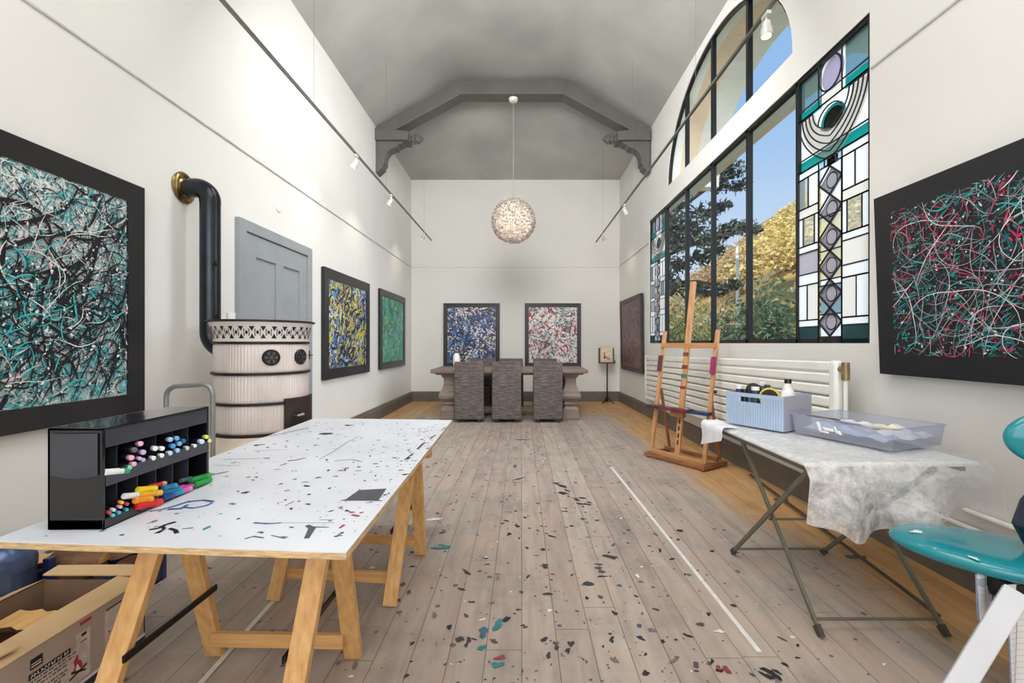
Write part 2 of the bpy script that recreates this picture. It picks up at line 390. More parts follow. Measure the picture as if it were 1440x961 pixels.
# baseboards
def base_prof(z0=0.0): return [(0, 0), (0.03, 0), (0.03, 0.17), (0.022, 0.185), (0.022, 0.205), (0.012, 0.222), (0, 0.222)]
mb = MB(); mb.prism([(XL + x, z) for x, z in base_prof()], YF, YB, 'y'); struct(mb.build('baseboard_left', M_base, smooth=False), 'taupe baseboard along the left wall', 'baseboard')
mb = MB(); mb.prism([(YB - x, z) for x, z in base_prof()], XL, XR, 'x'); struct(mb.build('baseboard_back', M_base, smooth=False), 'taupe baseboard along the end wall', 'baseboard')
mb = MB()
pr = base_prof(); k = len(pr)
vs = [(xr(YF, z) - x, YF, z) for x, z in pr] + [(xr(YB, z) - x, YB, z) for x, z in pr]
mb.add(vs, [list(range(k)), list(range(k, 2 * k))[::-1]] + [(i, k + i, k + (i + 1) % k, (i + 1) % k) for i in range(k)])
struct(mb.build('baseboard_right', M_base, smooth=False), 'taupe baseboard along the right wall', 'baseboard')

# ------------------------------------------------------------------ ceiling beam (open truss)
BY0, BY1 = 7.66, 7.94
tr = thing('ceiling_beam', 'dark grey timber roof truss spanning wall to wall under the vault', 'beam', (0, 7.8, 4.6), kind='structure')
s8 = 7.8 / F
def q8(px, py): return ((px - VX) * s8, H - (py - VY) * s8)
mb = MB(); mb.prism([q8(645, 119), q8(798, 118), q8(792, 138), q8(649, 138)], BY0, BY1, 'y'); mb.build('collar_beam', M_beam, tr, False, 0.012)
mb = MB(); mb.prism([q8(530, 186), q8(645, 119), q8(650, 138), q8(553, 191)], BY0, BY1, 'y'); mb.build('rafter', M_beam, tr, False, 0.012)
mb = MB(); mb.prism([q8(912, 186), q8(889, 191), q8(791, 138), q8(798, 118)], BY0, BY1, 'y'); mb.build('rafter', M_beam, tr, False, 0.012)
for sgn in (1, -1):
    X0 = XL if sgn > 0 else XR - 0.03
    f = lambda d, z: (X0 + sgn * d, z)
    mb = MB(); mb.prism([f(0, 4.93), f(0.56, 4.87), f(0.56, 4.72), f(0, 4.72)], BY0 - 0.02, BY1 + 0.02, 'y'); mb.build('stub_beam', M_beam, tr, False, 0.012)
    pts = [f(0, 4.72), f(0.47, 4.72), f(0.45, 4.68), f(0.38, 4.66), f(0.36, 4.63)]
    pts += [f(0.18 + 0.16 * math.cos(a) , 4.36 + 0.25 * math.sin(a)) for a in [PI / 2 * (1 - i / 6) * 0.9 + 0.05 for i in range(7)]][::1] if False else []
    for i in range(8):
        a = PI / 2 + PI / 2 * i / 7
        pts.append(f(0.35 + 0.20 * math.cos(a), 4.42 + 0.19 * math.sin(a)))
    pts += [f(0.15, 4.34), f(0.12, 4.32), f(0.12, 4.28), f(0.03, 4.20), f(0, 4.18)]
    mb = MB(); mb.prism(pts, BY0 + 0.03, BY1 - 0.03, 'y'); mb.build('corbel', M_beam, tr, False, 0.008)
    mb = MB(); c = (X0 + sgn * 0.56, 7.8, 4.795)
    pr2 = [(0.075, 0), (0.075, 0.02), (0.05, 0.03), (0.05, 0.05), (0.09, 0.06), (0.09, 0.085), (0.06, 0.10), (0.06, 0.115), (0.085, 0.125), (0.085, 0.15), (0.0, 0.24)]
    mb.lathe([(r, sgn * h) for r, h in pr2], c, 8, 'x'); mb.build('finial', M_beam, tr, False)

# ------------------------------------------------------------------ windows
M_wframe = mat('black_steel_frame', (24, 26, 30), 0.4, 0.2, 0.1, 6)
M_glass = thin_glass('clear_pane')
win = thing('window_1', 'wide black-framed window with stained glass in both end panes', 'window', (XR + 0.05, (WY0 + WY1) / 2, WZ0), kind='structure')
mb = MB(); fx0, fx1 = XR + 0.012, XR + 0.06; ft = 0.035
mb.box((fx0, WY0, WZ0), (fx1, WY1, WZ0 + ft)); mb.box((fx0, WY0, WZ1 - ft), (fx1, WY1, WZ1)); mb.box((fx0, WY0, WZ0), (fx1, WY0 + 0.02, WZ1)); mb.box((fx0, WY1 - ft, WZ0), (fx1, WY1, WZ1))
mb.build('window_frame', M_wframe, win, False)
mull = [WY0 + (WY1 - WY0) * i / 6 for i in range(1, 6)]; mull = [3.655, 4.47, 5.30, 6.14, 6.98]
for y in mull:
    mb = MB(); mb.box((fx0, y - 0.022, WZ0), (fx1, y + 0.022, WZ1)); mb.build('mullion', M_wframe, win, False)
for a, b in zip(mull, mull[1:]):
    mb = MB(); x = XR + 0.035; mb.add([(x, a, WZ0), (x, b, WZ0), (x, b, WZ1), (x, a, WZ1)], [(0, 1, 2, 3)]); mb.build('pane', M_glass, win, False)
# stained panels
G = [art_glass('milky_white_glass', (236, 236, 240)), art_glass('teal_art_glass', (16, 150, 146), 0, 0.45), art_glass('lilac_glass', (186, 178, 206)), art_glass('cream_glass', (226, 220, 210)),
     art_glass('black_art_glass', (14, 14, 18), 0, 0.05), art_glass('pale_grey_glass', (158, 158, 172), 0, .25), art_glass('sea_green_clear_glass', (150, 178, 180), 0.75), art_glass('straw_glass', (240, 232, 200)), art_glass('clear_textured_glass', (225, 232, 228), 0.7), art_glass('deep_green_glass', (52, 78, 80), 0.35), art_glass('lavender_grey_glass', (186, 184, 200), 0, .15)]
M_lead = mat('leading', (40, 42, 46), 0.5, 0.3)
def stained(y_left, y_right):
    Wd, Hd = y_left - y_right, WZ1 - WZ0
    X = XR + 0.035; g = MB(); ld = MB(); lay = [0]
    def P(u, v, d=0.0): return (X - d, y_left - u * Wd, WZ0 + v * Hd)
    def poly(pts, mi, line=True, wd=0.010):
        lay[0] += 1; d = 0.0004 * lay[0]
        c = (sum(p[0] for p in pts) / len(pts), sum(p[1] for p in pts) / len(pts))
        g.add([P(u, v, d) for u, v in pts], [list(range(len(pts)))], mi)
        if line:
            for a, b in zip(pts, pts[1:] + pts[:1]): lead(a, b, wd)
    def lead(a, b, wd=0.010):
        A, B = Vector(P(*a, 0.026)), Vector(P(*b, 0.026))
        if (A - B).length < 1e-4: return
        ld.bar(A, B, 0.006, wd, (1, 0, 0))
    def rect(u0, v0, u1, v1, mi): poly([(u0, v0), (u1, v0), (u1, v1), (u0, v1)], mi)
    a, b = 1 / 3, 2 / 3
    rect(0, .868, a, 1, 6); rect(a, .868, b, 1, 0); rect(b, .868, 1, 1, 6)
    rect(0, .835, a, .868, 1); rect(a, .835, b, .868, 3); rect(b, .835, 1, .868, 1)
    circ = lambda cu, cv, r, n=24: [(cu + r / Wd * math.cos(2 * PI * i / n), cv + r / Hd * math.sin(2 * PI * i / n)) for i in range(n)]
    poly(circ(.5, .925, .118), 2, True, .012)
    rect(0, .682, 1, .835, 0)
    rect(0, .640, 1, .682, 1)
    # dome behind the tulip
    dome = lambda r: [(.5 + r / Wd * math.cos(PI * i / 14), .770 + .78 * r / Hd * math.sin(PI * i / 14)) for i in range(15)]
    poly([(.5 + .06 / Wd, .735), (.5 + .13 / Wd, .755)] + dome(.13) + [(.5 - .13 / Wd, .755), (.5 - .06 / Wd, .735)], 1, False)
    poly([(.5 + .05 / Wd, .735), (.5 + .10 / Wd, .752)] + dome(.10) + [(.5 - .10 / Wd, .752), (.5 - .05 / Wd, .735)], 4, False)
    for p, q in zip(dome(.13), dome(.13)[1:]): lead(p, q, .009)
    # tulip lobes of concentric stripes
    def bez(p, c1, c2, q, n=14):
        r = []
        for i in range(n + 1):
            t = i / n; s = 1 - t
            r.append(tuple(s ** 3 * p[j] + 3 * s * s * t * c1[j] + 3 * s * t * t * c2[j] + t ** 3 * q[j] for j in (0, 1)))
        return r
    for sg in (-1, 1):
        curves = []
        for i in range(5):
            t = i / 4
            p = (.5 + sg * (.49 - .23 * t), .828 - .0 * t); q = (.5, .632 + .105 * t)
            c1 = (.5 + sg * (.47 - .22 * t), .74 + .03 * t); c2 = (.5 + sg * (.24 - .14 * t), .66 + .09 * t)
            curves.append(bez(p, c1, c2, q))
        for i in range(4):
            lay[0] += 1; d = 0.0004 * lay[0]
            A, B = curves[i], curves[i + 1]
            vs = [P(u, v, d) for u, v in A] + [P(u, v, d) for u, v in B]; k = len(A)
            g.add(vs, [(j, j + 1, k + j + 1, k + j) for j in range(k - 1)], 3)
        for cv in curves:
            for p, q in zip(cv, cv[1:]): lead(p, q, .009)
        lead(curves[0][0], curves[4][0])
    rect(.42, .612, .58, .640, 4)
    # centre column of six diamonds with rings
    rect(a, .022, b, .612, 0)
    for v0, v1, mi in ((.32, .44, 7), (.22, .32, 7), (.1, .2, 6)): rect(a, v0, b, v1, mi)
    for i in range(6):
        cv = .558 - .0970 * i
        poly([(.5, cv - .0485), (b, cv), (.5, cv + .0485), (a, cv)], 5, True, .014)
        poly(circ(.5, cv, .060), 4, False); poly(circ(.5, cv, .050), 10, False)
    # side columns
    for u0, u1, fl_ in ((0, a, False), (b, 1, True)):
        R = lambda p, v0, q, v1, mi: rect(u0 + (u1 - u0) * (1 - q if fl_ else p), v0, u0 + (u1 - u0) * (1 - p if fl_ else q), v1, mi)
        R(0, .612, 1, .640, 0); R(0, .500, .5, .612, 8 if not fl_ else 0); R(.5, .500, 1, .612, 0)
        R(0, .465, 1, .500, 3)
        R(0, .36, .25, .465, 0); R(.25, .36, .8, .465, 8); R(.8, .36, 1, .465, 0); R(0, .335, 1, .36, 0)
        R(0, .255, 1, .335, 3 if fl_ else 10); R(0, .215, 1, .255, 0); R(0, .085, .45, .215, 0); R(.45, .085, 1, .215, 3); R(0, .06, 1, .085, 0)
        R(0, 0, 1, .06, 9)
    lead((a, 0), (a, .612), .014); lead((b, 0), (b, .612), .014)
    rect(a, 0, b, .022, 4)
    p = g.build('stained_panel', G, win, False)
    ld.build('lead_came', M_lead, p, False)
stained(3.655 - 0.02, WY0 + 0.015); stained(WY1 - 0.03, 6.98 + 0.02)
# arched window
aw = thing('window_2', 'arched black-framed fanlight high above the wide window', 'window', (XR + 0.05, AC, AZ), kind='structure')
mb = MB(); ei = [(AC + (y - AC) * 0.988, AZ + (z - AZ) * 0.982) for y, z in ell]
for i in range(n):
    a0, a1, b0, b1 = ell[i], ell[i + 1], ei[i], ei[i + 1]
    mb.hexa([(fx0, *a0), (fx1, *a0), (fx1, *a1), (fx0, *a1), (fx0, *b0), (fx1, *b0), (fx1, *b1), (fx0, *b1)])
mb.box((fx0, AC - AW, AZ), (fx1, AC + AW, AZ + 0.012)); mb.build('window_frame', M_wframe, aw, False)
for y in (4.47, 5.30, 6.14):
    zt = AZ + AH * math.sqrt(1 - ((y - AC) / AW) ** 2)
    mb = MB(); mb.box((fx0, y - 0.022, AZ), (fx1, y + 0.022, zt - 0.01)); mb.build('mullion', M_wframe, aw, False)
mb = MB(); mb.add([(XR + 0.035, y, z) for y, z in ell], [list(range(n + 1))]); mb.build('pane', M_glass, aw, False)

# ------------------------------------------------------------------ door on the left wall
M_door = mat('grey_door_paint', (150, 156, 161), 0.45, 0, 0.03, 3)
dr = thing('door_1', 'grey panelled door in the left wall behind the stove', 'door', (XL, 4.59, 0), kind='structure')
D0, D1, DZ = 3.91, 5.27, 2.39
mb = MB(); x0, x1 = XL, XL + 0.045
mb.box((x0, D0, 0), (x1, D0 + 0.10, DZ)); mb.box((x0, D1 - 0.10, 0), (x1, D1, DZ)); mb.box((x0, D0 + 0.1005, DZ - 0.10), (x1, D1 - 0.1005, DZ)); mb.build('door_frame', M_door, dr, False, 0.004)
mb = MB(); a, b = D0 + 0.10, D1 - 0.10; x1 = XL + 0.028; mid = (a + b) / 2
mb.box((XL, a + 0.006, 0), (XL + 0.010, b - 0.006, DZ - 0.106))
for y0, y1, z0, z1 in ((a + .006, a + .17, 0, DZ - .106), (b - .17, b - .006, 0, DZ - .106), (mid - .07, mid + .07, .2205, .9495), (mid - .07, mid + .07, 1.1205, DZ - .3005), (a + .1705, b - .1705, DZ - .30, DZ - .106), (a + .1705, b - .1705, .95, 1.12), (a + .1705, b - .1705, 0, .22)):
    mb.box((XL, y0, z0), (x1, y1, z1))
mb.build('door_leaf', M_door, dr, False)
mb = MB(); mb.tube([(XL + .028, b - .07, 1.06), (XL + .075, b - .07, 1.06), (XL + .075, b - .18, 1.06)], .009); mb.build('door_handle', M_steel, dr)
mb = MB(); p = on_x(391, 291, XL); mb.lathe([(0.03, 0), (0.05, 0.0), (0.05, 0.012), (0.0, 0.02)], p, 20, 'x'); tag(mb.build('wall_cover', M_white), 'small round white cover cap on the wall above the grey door', 'cover')

# ================================================================== PAINTINGS
def ribbon(mb, pts, wd, mi, z):
    n = len(pts)
    if n < 3: return
    vs = []
    for i, p in enumerate(pts):
        a, b = pts[max(0, i - 1)], pts[min(n - 1, i + 1)]
        dx, dy = b[0] - a[0], b[1] - a[1]; L = math.hypot(dx, dy) or 1
        w_ = wd * (0.25 + 0.75 * math.sin(PI * min(1, (i + 0.3) / (n - 0.4)))) * 0.5
        vs += [(p[0] - dy / L * w_, z, p[1] + dx / L * w_), (p[0] + dy / L * w_, z, p[1] - dx / L * w_)]
    mb.add(vs, [(2 * i, 2 * i + 2, 2 * i + 3, 2 * i + 1) for i in range(n - 1)], mi)
def walk(rg, w, h, L, curl, step, bias=None, seed=0.0):
    for _ in range(5):
        x, y = rg.uniform(-w / 2, w / 2), rg.uniform(-h / 2, h / 2)
        if mnoise.noise(Vector((x * 2.6, y * 2.6, seed))) > rg.uniform(-.35, .3): break
    a = rg.uniform(0, 2 * PI) if bias is None else rg.gauss(bias, 0.4) + (PI if rg.random() < .5 else 0)
    k = rg.gauss(0, curl); pts = []
    for i in range(max(3, int(L / step))):
        if abs(x) > w / 2 or abs(y) > h / 2: break
        pts.append((x, y)); k += rg.gauss(0, curl * 0.6); k *= 0.93
        a += k * step; x += math.cos(a) * step; y += math.sin(a) * step
    return pts
M_edge = mat('dark_canvas_edge', (34, 33, 36), 0.6)
def painting(label, loc, rz, w, h, border, base, layers, seed, frame=True, tilt=0.0, fm=None, group=None, depth=0.045, dots=(), sn=1.0, sw_=1.0, sl=1.0):
    rg = random.Random(seed)
    t = thing('painting', label, 'painting', loc, rz, group)
    t.rotation_euler = (tilt, 0, rz)
    iw, ih = w - 2 * border, h - 2 * border
    if frame:
        mb = MB()
        o = [(-w / 2, -h / 2), (w / 2, -h / 2), (w / 2, h / 2), (-w / 2, h / 2)]; i_ = [(-iw / 2, -ih / 2), (iw / 2, -ih / 2), (iw / 2, ih / 2), (-iw / 2, ih / 2)]
        for k in range(4):
            a, b, c, d = o[k], o[(k + 1) % 4], i_[(k + 1) % 4], i_[k]
            mb.hexa([(a[0], -depth, a[1]), (b[0], -depth, b[1]), (c[0], -depth + .004, c[1]), (d[0], -depth + .004, d[1]), (a[0], 0, a[1]), (b[0], 0, b[1]), (c[0], 0, c[1]), (d[0], 0, d[1])])
        mb.build('frame', fm or M_blackframe, t, False, local=True)
        y0 = -depth + 0.016
    else:
        y0 = -depth; iw, ih = w, h
    mb = MB(); mats = [base]; mb.box((-iw / 2, y0, -ih / 2), (iw / 2, -0.004, ih / 2))
    z = y0 - 0.0006; sw, sh = (iw, ih) if frame else (w - 2 * border, h - 2 * border)
    for col, cnt, L, wd, curl, bias in layers:
        m = paint(col, 0.3)
        if m not in mats: mats.append(m)
        mi = mats.index(m)
        for i in range(int(cnt * sn)):
            z -= 4e-6
            l = L * rg.uniform(0.3, 1.3) * sl
            ribbon(mb, walk(rg, sw, sh, l, curl, max(0.008, l / 26), bias, mi * 7.3 + seed), wd * sw_ * rg.uniform(0.3, 1.3), mi, z)
    for col, cnt, r in dots:
        m = paint(col, 0.3)
        if m not in mats: mats.append(m)
        mi = mats.index(m)
        for i in range(cnt):
            z -= 3e-6
            blob(mb, rg.uniform(-sw / 2 + .02, sw / 2 - .02), rg.uniform(-sh / 2 + .02, sh / 2 - .02), z, r * (0.3 + rg.random() ** 2), mi, rg, 1 + rg.random(), rg.random() * PI, 8, 'y')
    mb.build('canvas', mats, t, False, local=True)
    return t
LW = XL + 0.006
BK, TE, WH, PK, DT = (22, 24, 34), (64, 178, 184), (232, 232, 230), (232, 196, 202), (28, 92, 104)
b1 = splatter('teal_white_underpaint', [(0, (30, 34, 46)), (.36, (70, 86, 98)), (.42, (200, 204, 202)), (.47, (110, 190, 194)), (.51, (214, 214, 212)), (.55, (56, 64, 76)), (.59, (120, 186, 190)), (.64, (226, 214, 214)), (.7, (40, 44, 56))], 9, 2.0, 0.3)
painting('large framed drip painting in teal, black and white on the left wall beside the stovepipe', (LW, 2.1075, 1.58), PI / 2, 1.615, 1.425, 0.117, b1,
         [(WH, 330, .22, .018, 7, None), (TE, 300, .20, .020, 7, .9), ((36, 140, 150), 160, .18, .016, 8, .9), ((150, 160, 164), 160, .2, .014, 8, None), (DT, 110, .25, .014, 7, .9), (PK, 70, .14, .018, 6, 1.0), (BK, 190, .34, .012, 8, 1.0), (WH, 170, .2, .006, 9, None), (TE, 120, .16, .010, 8, .9), (BK, 62, .75, .022, 4.5, 1.05), (BK, 14, 1.1, .034, 3.5, 1.1), (WH, 60, .3, .008, 6, .3), (TE, 50, .2, .016, 6, .9)], 3,
         dots=[(BK, 700, .006), (WH, 700, .006), (TE, 350, .006)], sn=1.7, sw_=.55, sl=.8)
b2 = splatter('blue_yellow_underpaint', [(0, (20, 34, 84)), (.40, (40, 76, 140)), (.46, (196, 180, 70)), (.5, (30, 34, 50)), (.54, (190, 200, 196)), (.58, (44, 92, 160)), (.66, (22, 26, 44))], 5, 1.6)
painting('tall framed drip painting in blue and yellow between the grey door and the green painting', (LW, 6.42, 1.545), PI / 2, 1.66, 1.40, 0.13, b2,
         [((34, 66, 140), 120, .4, .05, 4, 1.0), ((200, 186, 62), 150, .35, .045, 5, .9), ((26, 28, 44), 110, .35, .04, 5, 1.0), ((70, 130, 190), 60, .3, .05, 4, None), ((206, 206, 196), 60, .25, .03, 6, None), ((214, 200, 80), 70, .3, .03, 5, 1.0), ((24, 40, 96), 50, .35, .04, 5, .6)], 5, sn=1.7, sw_=.8, sl=.7)
b3 = splatter('green_underpaint', [(0, (10, 70, 60)), (.36, (30, 130, 104)), (.45, (70, 180, 130)), (.52, (40, 150, 140)), (.57, (130, 200, 120)), (.63, (30, 110, 80)), (.7, (16, 60, 54))], 6, 1.0, stretch=(1, 1, .5))
painting('narrow framed painting in emerald green streaks on the left wall nearest the corner', (LW, 8.64, 1.545), PI / 2, 1.66, 1.40, 0.12, b3,
         [((50, 170, 130), 150, .4, .04, 3, 1.57), ((24, 110, 90), 90, .4, .035, 3, 1.57), ((150, 210, 120), 70, .25, .03, 4, 1.57), ((40, 160, 170), 60, .4, .05, 2, 1.57), ((220, 230, 190), 24, .2, .02, 5, 1.5), ((12, 60, 50), 30, .3, .03, 4, None)], 6, sn=1.8, sw_=.8, sl=.8)
b4 = splatter('navy_white_underpaint', [(0, (24, 28, 60)), (.42, (54, 66, 116)), (.48, (216, 210, 212)), (.53, (40, 46, 80)), (.58, (150, 160, 186)), (.62, (34, 34, 54)), (.68, (220, 214, 214))], 9, 1.2)
painting('framed drip painting in navy and white on the end wall, left of the pair', (-1.11, YB - 0.006, 1.485), 0, 1.255, 1.42, 0.09, b4,
         [((222, 216, 216), 160, .16, .03, 8, None), ((34, 44, 92), 200, .2, .034, 7, None), ((50, 90, 160), 90, .25, .04, 5, .8), ((26, 26, 40), 150, .15, .028, 8, None), ((226, 220, 220), 100, .1, .024, 8, None), ((60, 150, 180), 16, .18, .03, 5, None)], 8, depth=.04, sn=1.9, sw_=.95, sl=.9)
b5 = splatter('white_red_underpaint', [(0, (60, 40, 50)), (.38, (150, 130, 136)), (.44, (230, 220, 218)), (.54, (236, 226, 222)), (.58, (120, 50, 66)), (.62, (226, 216, 214)), (.7, (60, 70, 84))], 9, 1.2)
painting('framed drip painting in white, red and teal on the end wall, right of the pair', (.706, YB - 0.006, 1.485), 0, 1.255, 1.42, 0.09, b5,
         [((236, 226, 224), 170, .18, .034, 8, None), ((70, 60, 74), 110, .14, .022, 8, None), ((150, 40, 60), 70, .14, .03, 6, None), ((70, 160, 166), 50, .18, .03, 6, 1.5), ((240, 232, 228), 100, .12, .026, 8, None), ((170, 30, 46), 22, .2, .04, 5, 1.2), ((52, 42, 52), 80, .1, .02, 8, None)], 9, depth=.04, sn=1.9, sw_=.95, sl=.85)
b6 = splatter('plum_underpaint', [(0, (60, 30, 36)), (.42, (104, 60, 66)), (.48, (140, 104, 106)), (.52, (84, 44, 50)), (.58, (150, 118, 118)), (.64, (72, 36, 42))], 9, 1.2, stretch=(1, 1, .6))
M_brownframe = mat('dark_brown_frame', (52, 42, 40), 0.45)
painting('dark framed painting in plum and mauve on the right wall near the corner', (XR - 0.012, 9.0, 1.475), -PI / 2, 1.72, 1.45, 0.085, b6,
         [((150, 116, 118), 160, .2, .022, 7, 1.57), ((86, 40, 48), 110, .25, .022, 7, 1.57), ((176, 146, 146), 70, .12, .02, 8, None), ((56, 30, 36), 70, .18, .02, 8, None)], 12, tilt=0.02, fm=M_brownframe, depth=.05, sn=2.0, sw_=.6, sl=.8)
b7 = mat('black_canvas_paint', (20, 20, 25), 0.4, 0, 0.15, 4)
RS, PW = (196, 42, 92), (224, 222, 224)
painting('black canvas with teal, crimson and white paint splashes on the right wall beside the window', (XR - 0.022, 1.95, 1.645), -PI / 2, 1.60, 1.055, 0.115, b7,
         [((22, 96, 104), 150, .14, .016, 8, None), ((40, 150, 154), 150, .12, .010, 9, .3), ((90, 96, 104), 130, .2, .005, 7, None), (RS, 80, .10, .014, 9, None), ((140, 26, 62), 70, .12, .012, 9, None), ((60, 170, 170), 140, .10, .008, 9, .3), ((190, 192, 196), 130, .3, .005, 5, None), (PW, 26, .9, .0075, 3.2, .9), (PW, 14, .7, .010, 4.0, .2), (RS, 40, .2, .009, 8, None), ((60, 180, 178), 60, .15, .010, 6, .2)], 21, frame=False, tilt=0.035, depth=.035,
         dots=[((30, 120, 126), 500, .006), (RS, 260, .006), (PW, 360, .0045), ((80, 190, 186), 200, .005)], sn=1.5, sw_=.55, sl=.8)

# ================================================================== TRESTLE TABLE (left foreground)
M_pine = pine('oiled_pine', (206, 154, 94), (230, 186, 126)); M_pinex = pine('oiled_pine_rail', (196, 144, 88), (222, 174, 116), 'X')
ZT = 0.74
tt = thing('trestle_table_top', 'paint-spattered white board resting on two wooden trestles', 'table top', (-1.0, 2.3, ZT))
FR, BR, BL, FLc = (-.4686, 1.219), (-.503, 3.318), (-1.545, 3.405), (-1.505, 1.29)
tt.name = 'work_board'; OFF['work_board'] = OFF['trestle_table_top']
M_top = mat('white_board_laminate', (222, 226, 234), 0.35, 0, 0.03, 2.5); M_ply = mat('plywood_edge', (206, 176, 132), 0.6, 0, 0.15, 20, (1, 1, 8))
mb = MB()
R_ = [FLc, FR, BR, BL]
mb.hexa([(x, y, ZT - .003) for x, y in R_] + [(x, y, ZT) for x, y in R_], 0)
TC = [(26, 26, 32), (70, 72, 84), (44, 92, 150), (60, 150, 160), (170, 40, 70), (96, 74, 110), (120, 122, 130)]
rg = random.Random(5); kz = [0]
def tz(): kz[0] += 1; return ZT + 0.0005 + kz[0] * 8e-7
def inside(x, y): return -1.5 < x < -.49 and 1.26 < y < 3.34
for i in range(620):
    x = -.49 - 1.02 * rg.random(); y = 1.3 + 2.0 * rg.random()
    if rg.random() < .35: x = -.49 - .3 * rg.random() ** 1.6
    if not inside(x, y): continue
    blob(mb, x, y, tz(), .0016 + .0075 * rg.random() ** 3.4, 1 + rg.choices(range(7), [9, 6, 2, 2, 1.4, 2, 8])[0], rg, 1 + 1.5 * rg.random(), rg.random() * PI, 9)
def tb(cx, cy, rpx, mi, st=1.0, ang=0.0):        # crop coordinates of the table close-up
    x, y, z = on_z(130 + cx / 2.8235, 580 + cy / 2.8235, ZT); 
    if inside(x, y): blob(mb, x, y, tz(), rpx / 2.8235 * y / F, mi, rg, st, ang, 13)
def ts(pts, wpx, mi):
    q = [on_z(130 + a / 2.8235, 580 + b / 2.8235, ZT) for a, b in pts]
    z = tz(); vs = []
    for i, p in enumerate(q):
        a, b = q[max(0, i - 1)], q[min(len(q) - 1, i + 1)]
        dx, dy = b[0] - a[0], b[1] - a[1]; L = math.hypot(dx, dy) or 1; w_ = wpx / 2.8235 * p[1] / F / 2 * rg.uniform(.6, 1.2)
        vs += [(p[0] - dy / L * w_, p[1] + dx / L * w_, z), (p[0] + dy / L * w_, p[1] - dx / L * w_, z)]
    mb.add(vs, [(2 * i, 2 * i + 1, 2 * i + 3, 2 * i + 2) for i in range(len(q) - 1)], mi)
ts([(1000, 350), (1150, 352)], 6, 2)
q = [on_z(130 + a / 2.8235, 580 + b / 2.8235, ZT) for a, b in ((998, 352), (1135, 352), (1168, 304), (1058, 310))]
mb.add([(p[0], p[1], tz()) for p in q], [(0, 1, 2, 3)], 2)
ts([(225, 468), (260, 462), (290, 448), (330, 436)], 16, 1); ts([(255, 482), (285, 465), (275, 452)], 18, 1); ts([(305, 462), (330, 470), (335, 482)], 16, 1); ts([(355, 464), (400, 460)], 8, 3)
ts([(225, 395), (280, 386), (330, 372), (380, 356), (440, 350), (480, 356)], 16, 3); ts([(360, 378), (400, 382), (450, 372), (478, 360)], 12, 3); ts([(300, 386), (350, 384), (380, 368)], 18, 3)
ts([(850, 502), (872, 462), (852, 450)], 26, 2); ts([(866, 456), (940, 458)], 9, 2); ts([(605, 504), (640, 494), (680, 500)], 9, 2); ts([(710, 490), (765, 502)], 7, 2)
ts([(640, 440), (700, 444), (750, 440)], 12, 3); ts([(640, 441), (960, 440)], 2.2, 3); ts([(980, 462), (1000, 448)], 12, 5); ts([(1030, 408), (1060, 414)], 12, 5); ts([(765, 372), (800, 354)], 6, 5)
tb(928, 86, 26, 1, 1.1); tb(1016, 52, 14, 1, 1.4); tb(660, 130, 12, 2, 1.8); tb(606, 320, 12, 1, 1.6); ts([(776, 194), (810, 190), (845, 182)], 11, 2); ts([(745, 212), (772, 204)], 7, 1)
ts([(960, 194), (1030, 188), (1065, 196)], 6, 2); ts([(1240, 190), (1262, 172), (1275, 164)], 9, 6); ts([(1290, 148), (1312, 126), (1322, 120)], 10, 6); ts([(1340, 108), (1362, 90)], 7, 6); ts([(1385, 74), (1402, 60)], 6, 7); ts([(1245, 188), (1262, 180)], 16, 1); ts([(1330, 100), (1360, 96)], 8, 2); ts([(1215, 232), (1235, 230)], 8, 1)
ts([(900, 188), (960, 155), (1010, 120), (1060, 96)], 3, 2); ts([(640, 152), (770, 150)], 3, 7); ts([(520, 188), (660, 184)], 3, 7); ts([(690, 96), (760, 84), (860, 62)], 5, 2); ts([(470, 250), (540, 236)], 9, 1); ts([(480, 212), (590, 212)], 2.5, 1)
ts([(900, 428), (960, 428)], 4, 7); tb(790, 458, 7, 3, 1.5); tb(580, 424, 7, 1, 1.5); tb(820, 354, 7, 2); tb(986, 232, 8, 2, 1.6); tb(1010, 392, 10, 1); tb(1030, 398, 9, 5, 1.5); tb(510, 404, 6, 4)
mb.build('laminate', [M_top] + [paint(c, .4) for c in TC], tt, False)
mb = MB(); mb.hexa([(x, y, ZT - .021) for x, y in R_] + [(x, y, ZT - .0031) for x, y in R_]); mb.build('plywood_core', M_ply, tt, False)
